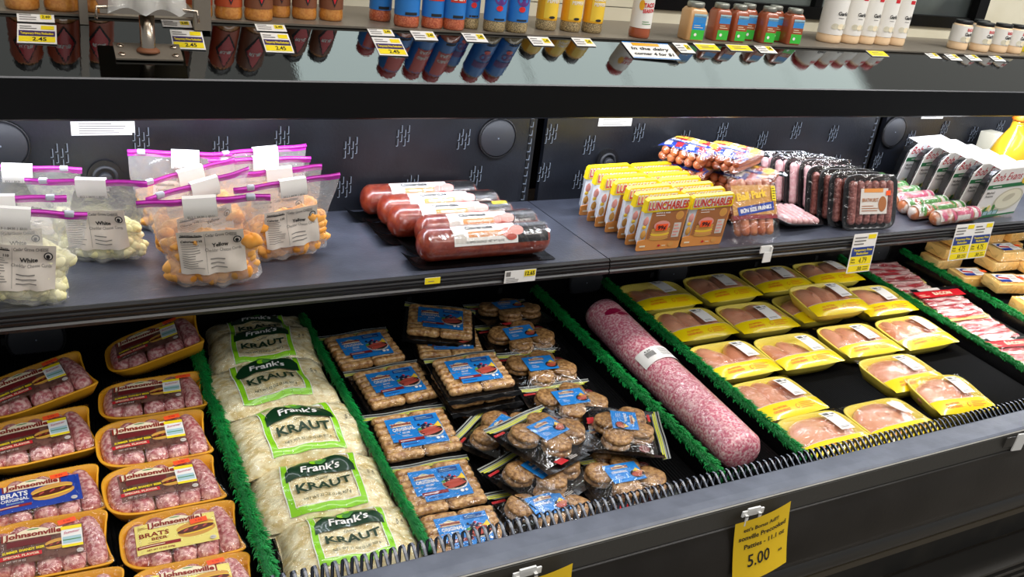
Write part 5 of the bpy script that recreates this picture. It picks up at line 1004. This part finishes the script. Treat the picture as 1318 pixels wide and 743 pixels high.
# ================================================================ spice jars on the ledge
LZ = 1.3078
def jar(kind, label, x, y, w, h, group):
    t = thing('spice_jar', label, 'jar', (x, y - .018, LZ), (0, 0, 0), group); r = w / 2
    S_ = {'rub': ('jar_amber', 'jar_brown', 'lid_black'), 'orange': ('jar_amber', 'jar_orange', 'lid_black'), 'blue': ('jar_spice', 'jar_blue', 'lid_red'), 'bluetan': ('jar_grain', 'jar_blue', 'lid_red'), 'yellow': ('jar_grain', 'jar_yellow', 'lid_black'), 'white': ('spice_brown', 'jar_label', 'lid_red'), 'garlic': ('garlic_powder', 'jar_label', 'garlic_lid'), 'black': ('garlic_powder', 'jar_label', 'lid_black')}
    if kind == 'garlic' : S_['garlic'] = ('garlic_powder', 'jar_label', 'lid_red')
    a, c, d = S_[kind]
    part('jar_body', t, lambda b: b.lathe([(r * .90, 0), (r * .98, .003), (r, .008), (r, .016), (r * .97, .020), (r * .97, h * .80), (r * .90, h * .86), (r * .8, h * .88)], a, 22))
    part('lid', t, lambda b: b.lathe([(r * .86, h * .87), (r * .88, h * .88), (r * .88, h * .98), (r * .82, h)], d, 20))
    F = lambda s_, v, q=0: ((r * .985 + q) * sin(s_ / r), -(r * .985 + q) * cos(s_ / r), v)
    def lb(b):
        z0, z1 = (.024, h * .82); b.grid(lambda u, v: F(r * pi * (2 * u - 1), z0 + (z1 - z0) * v, .0006), 22, 2, c); zc = (z0 + z1) / 2; hh = z1 - z0
        if kind in ('rub', 'orange'): b.poly(F, [(0, z0 + .004), (r * .8, zc), (0, z1), (-r * .8, zc)], 'ink', .0012); b.poly(F, [(0, z0 + .010), (r * .6, zc), (0, z1 - .006), (-r * .6, zc)], 'red', .0018); b.text(F, 'RUB', 0, zc, .009, 'paper_white', .0024, width=r * .8, bold=.03)
        elif kind == 'blue': b.rect(F, -r * .8, z0 + hh * .30, r * .8, z1 - .004, 'lunch_red', .0012, 6); b.text(F, 'GRILL', 0, z0 + hh * .50, .008, 'paper_white', .002, width=r * 1.2, bold=.04); b.text(F, 'SALT', 0, z0 + hh * .34, .008, 'paper_white', .002, width=r * 1.1, bold=.04); b.rect(F, -r * .5, z0 + .002, r * .5, z0 + .008, 'ink', .0012, 2)
        elif kind == 'bluetan': b.ell(F, 0, z0 + hh * .40, r * .6, .012, 'purple', .0012); b.rect(F, -r * .9, z0 + hh * .55, r * .9, z0 + hh * .72, 'purple', .0014, 6); b.ell(F, -r * .1, z0 + hh * .24, r * .3, .006, 'berry_red', .0016); b.rect(F, -r * .5, z0 + .002, r * .5, z0 + .006, 'ink', .0012, 2)
        elif kind == 'yellow': b.rect(F, -r * .8, z0 + .004, r * .8, z1 - .006, 'cheese_y', .0012, 6); b.text(F, 'LEMON', 0, zc + .004, .008, 'paper_white', .002, width=r * 1.2, bold=.02); b.text(F, 'PEPPER', 0, zc - .008, .008, 'paper_white', .002, width=r * 1.2, bold=.02); b.ell(F, 0, z0 + .007, r * .3, .003, 'ink', .002)
        elif kind == 'white': b.text(F, 'TACO', 0, zc + .006, .010, 'red', .0016, width=r * 1.1, bold=.04, ang=.1); b.text(F, 'SEASON', 0, zc - .006, .008, 'red', .0016, width=r * 1.2, bold=.04, ang=.1); b.lines(F, -r * .5, z0 + .008, r * .5, z0 + .018, 2, 'leaf_green', .0014, .3); b.ell(F, -r * .75, zc + .01, r * .25, .012, 'jar_yellow', .0012)
        else:
            b.rect(F, -r * .28, z1 - .018, r * .30, z1 - .008, 'red', .0012, 2) if kind == 'garlic' else b.text(F, 'BADIA', r * .1, zc + .01, .008, 'red', .0014, width=r * .9, bold=.03)
            b.text(F, 'Garlic', 0, zc - .004, .0095, 'ink', .0014, width=r * 1.0, bold=.03)
            for k in range(3): b.ell(F, -r * .5 + k * r * .5, z0 + hh * .20, r * .30, .008, 'logo_cream' if k % 2 else 'cream', .0014 + k * .0003)
            b.lines(F, -r * .4, zc - .014, r * .4, zc - .009, 1, 'ink_grey', .0014, .3)
    part('label', t, lb)
def sq_jar(label, x, y, w, h, col, blue=False):
    t = thing('spice_jar', label, 'jar', (x, y - .018, LZ), (-8, 0, 0), 'square glass spice jars'); F = lambda u, v, q=0: (u, -w / 2 - q, v)
    part('glass_body', t, lambda b: b.rings([[(p, q, z) for p, q in rrect(w / 2 * k, w / 2 * k, .006, 3)] for k, z in ((.94, 0), (1, .003), (1, h * .76), (.82, h * .84), (.72, h * .86))], col, True, True))
    part('lid', t, lambda b: b.lathe([(w * .42, h * .86), (w * .44, h * .87), (w * .44, h * .97), (w * .40, h)], 'lid_silver', 18))
    def lb(b):
        for k, (z0, z1, m) in enumerate(((.004, .028, 'grass_green'), (.028, .044, 'spice_brown' if not blue else 'label_blue'), (.044, .062, 'sky_blue'))): b.rect(F, -w * .28, z0, w * .44, z1, m, .0008)
        b.rect(F, -w * .28, .058, w * .44, .066, 'light_blue', .0008); b.ell(F, -w * .05, .016, .004, .004, 'paper_white', .0014, n=10); b.lines(F, -w * .2, .031, w * .35, .041, 2, 'logo_cream', .0014, .3)
    part('label', t, lb)
g1, g2 = 'brown rub jars on the ledge', 'orange rub jars at far left'
for i, (x, y, w, l_) in enumerate(((-1.071, .405, .056, 'cut by the picture edge'), (-1.008, .408, .058, 'in the middle of the three left jars'), (-.948, .412, .056, 'beside the steel frame'))): jar('orange', 'amber rub jar at the far left, ' + l_, x, y, w, .165, g2)
for i, (x, y, w, k, l_) in enumerate(((-.772, .402, .050, 'orange', 'first right of the steel stand'), (-.717, .402, .052, 'orange', 'second right of the steel stand'), (-.660, .400, .055, 'rub', 'with red diamond, third right of the steel stand'), (-.607, .452, .046, 'rub', 'set back behind its neighbours'), (-.558, .440, .050, 'rub', 'with a barcode side, second from right of the group'), (-.502, .440, .050, 'rub', 'at right end of the group'))): jar(k, 'brown rub jar ' + l_, x, y, w, .165, g1)
for i, (x, y, w, k, l_) in enumerate(((-.385, .465, .048, 'blue', 'red and blue seasoning jar at the back left of its group, mostly hidden'), (-.347, .405, .054, 'blue', 'red and blue seasoning jar at the left front of its group'), (-.290, .400, .048, 'blue', 'red and blue seasoning jar second from left'), (-.243, .392, .048, 'blue', 'red and blue seasoning jar in the middle, nearest the ledge edge'), (-.192, .420, .042, 'bluetan', 'blue seasoning jar standing slightly back, with a barcode'), (-.143, .394, .050, 'bluetan', 'blue seasoning jar with the red and purple vegetables picture'), (-.086, .396, .050, 'bluetan', 'blue seasoning jar at the right end with a purple band'))): jar(k, l_, x, y, w, .17, 'blue label seasoning jars')
for x, y, l_ in ((.021, .450, 'leftmost'), (.085, .445, 'middle'), (.143, .440, 'rightmost')): jar('yellow', 'yellow label seasoning jar, %s of the three' % l_, x, y, .050, .145, 'yellow label seasoning jars')
jar('white', 'lone seasoning jar with white label and red lettering', .256, .400, .052, .135, 'white label seasoning jars')
for i, (x, y, w, c_, l_) in enumerate(((.412, .398, .050, 'spice_tan', 'leftmost with a blue and green label'), (.505, .410, .044, 'spice_brown', 'second from left, brown spice'), (.561, .405, .042, 'spice_brown', 'third from left'), (.622, .440, .040, 'spice_brown', 'fourth from left, slightly set back'), (.662, .405, .042, 'spice_brown', 'third from right'), (.718, .442, .040, 'spice_brown', 'second from right, set back'), (.752, .405, .046, 'spice_brown', 'rightmost by the dark gap'))): sq_jar('square spice jar, ' + l_, x, y, w, .092, c_, i == 0)
for x, y, w, l_ in ((.965, .470, .070, 'leftmost, the widest'), (1.045, .470, .060, 'second from left'), (1.112, .472, .058, 'in the middle'), (1.176, .470, .058, 'second from right'), (1.242, .472, .058, 'rightmost')): jar('garlic', 'tall garlic jar with cream lid hidden above the frame, ' + l_ if False else 'tall garlic powder jar with white label, ' + l_, x, y, w, .17, 'tall garlic jars')
for x, y, w, l_ in ((1.500, .450, .060, 'leftmost'), (1.577, .430, .060, 'second from left'), (1.640, .490, .054, 'third, set back'), (1.668, .430, .058, 'fourth from left'), (1.738, .425, .056, 'rightmost by the yellow box')): jar('black', 'short garlic jar with a black lid, ' + l_, x, y, w, .088, 'short garlic jars with black lids')
t = thing('seasoning_box', 'yellow, blue and red seasoning box at the right end of the ledge', 'box', (1.845, .46, LZ), (-20, 0, 0))
part('carton', t, lambda b: b.rbox((0, 0, .034), (.10, .045, .068), 'yellow', .001, 1)); part('lid_flap', t, lambda b: b.box((0, 0, .071), (.102, .047, .005), 'lid_red'))
part('print', t, lambda b: (b.rect(lambda u, v, q=0: (u, -.0228 - q, v), .012, .004, .05, .060, 'label_blue_deep', .0004), [b.ell(lambda u, v, q=0: (u, -.0228 - q, v), .022, .014 + k * .015, .005, .005, 'berry_red', .001) for k in range(3)], b.lines(lambda u, v, q=0: (u, -.0228 - q, v), -.035, .02, -.015, .05, 8, 'ink', .0006, .5)))

# ================================================================ rest every pack on what carries it
bpy.context.view_layer.update()
def lowest(o, f):
    m = 9
    for c in [o] + list(o.children_recursive):
        if c.type == 'MESH':
            mw = c.matrix_world
            for v in c.data.vertices: m = min(m, f(mw @ v.co))
    return m
for o in [o for o in S.objects if o.parent is None and o.get('category')]:
    x, y, z = o.location
    if o.get('category') in ('display case', 'divider', 'stand', 'plastic bag', 'ceiling light', 'price tag', 'clip', 'sign', 'jar', 'box'): continue
    if .45 < z < .86: m = lowest(o, lambda p: p.z - deck(p.y))
    elif .86 < z < 1.1: m = lowest(o, lambda p: p.z - .9)
    else: continue
    if m < .0006: o.location.z += .0006 - m
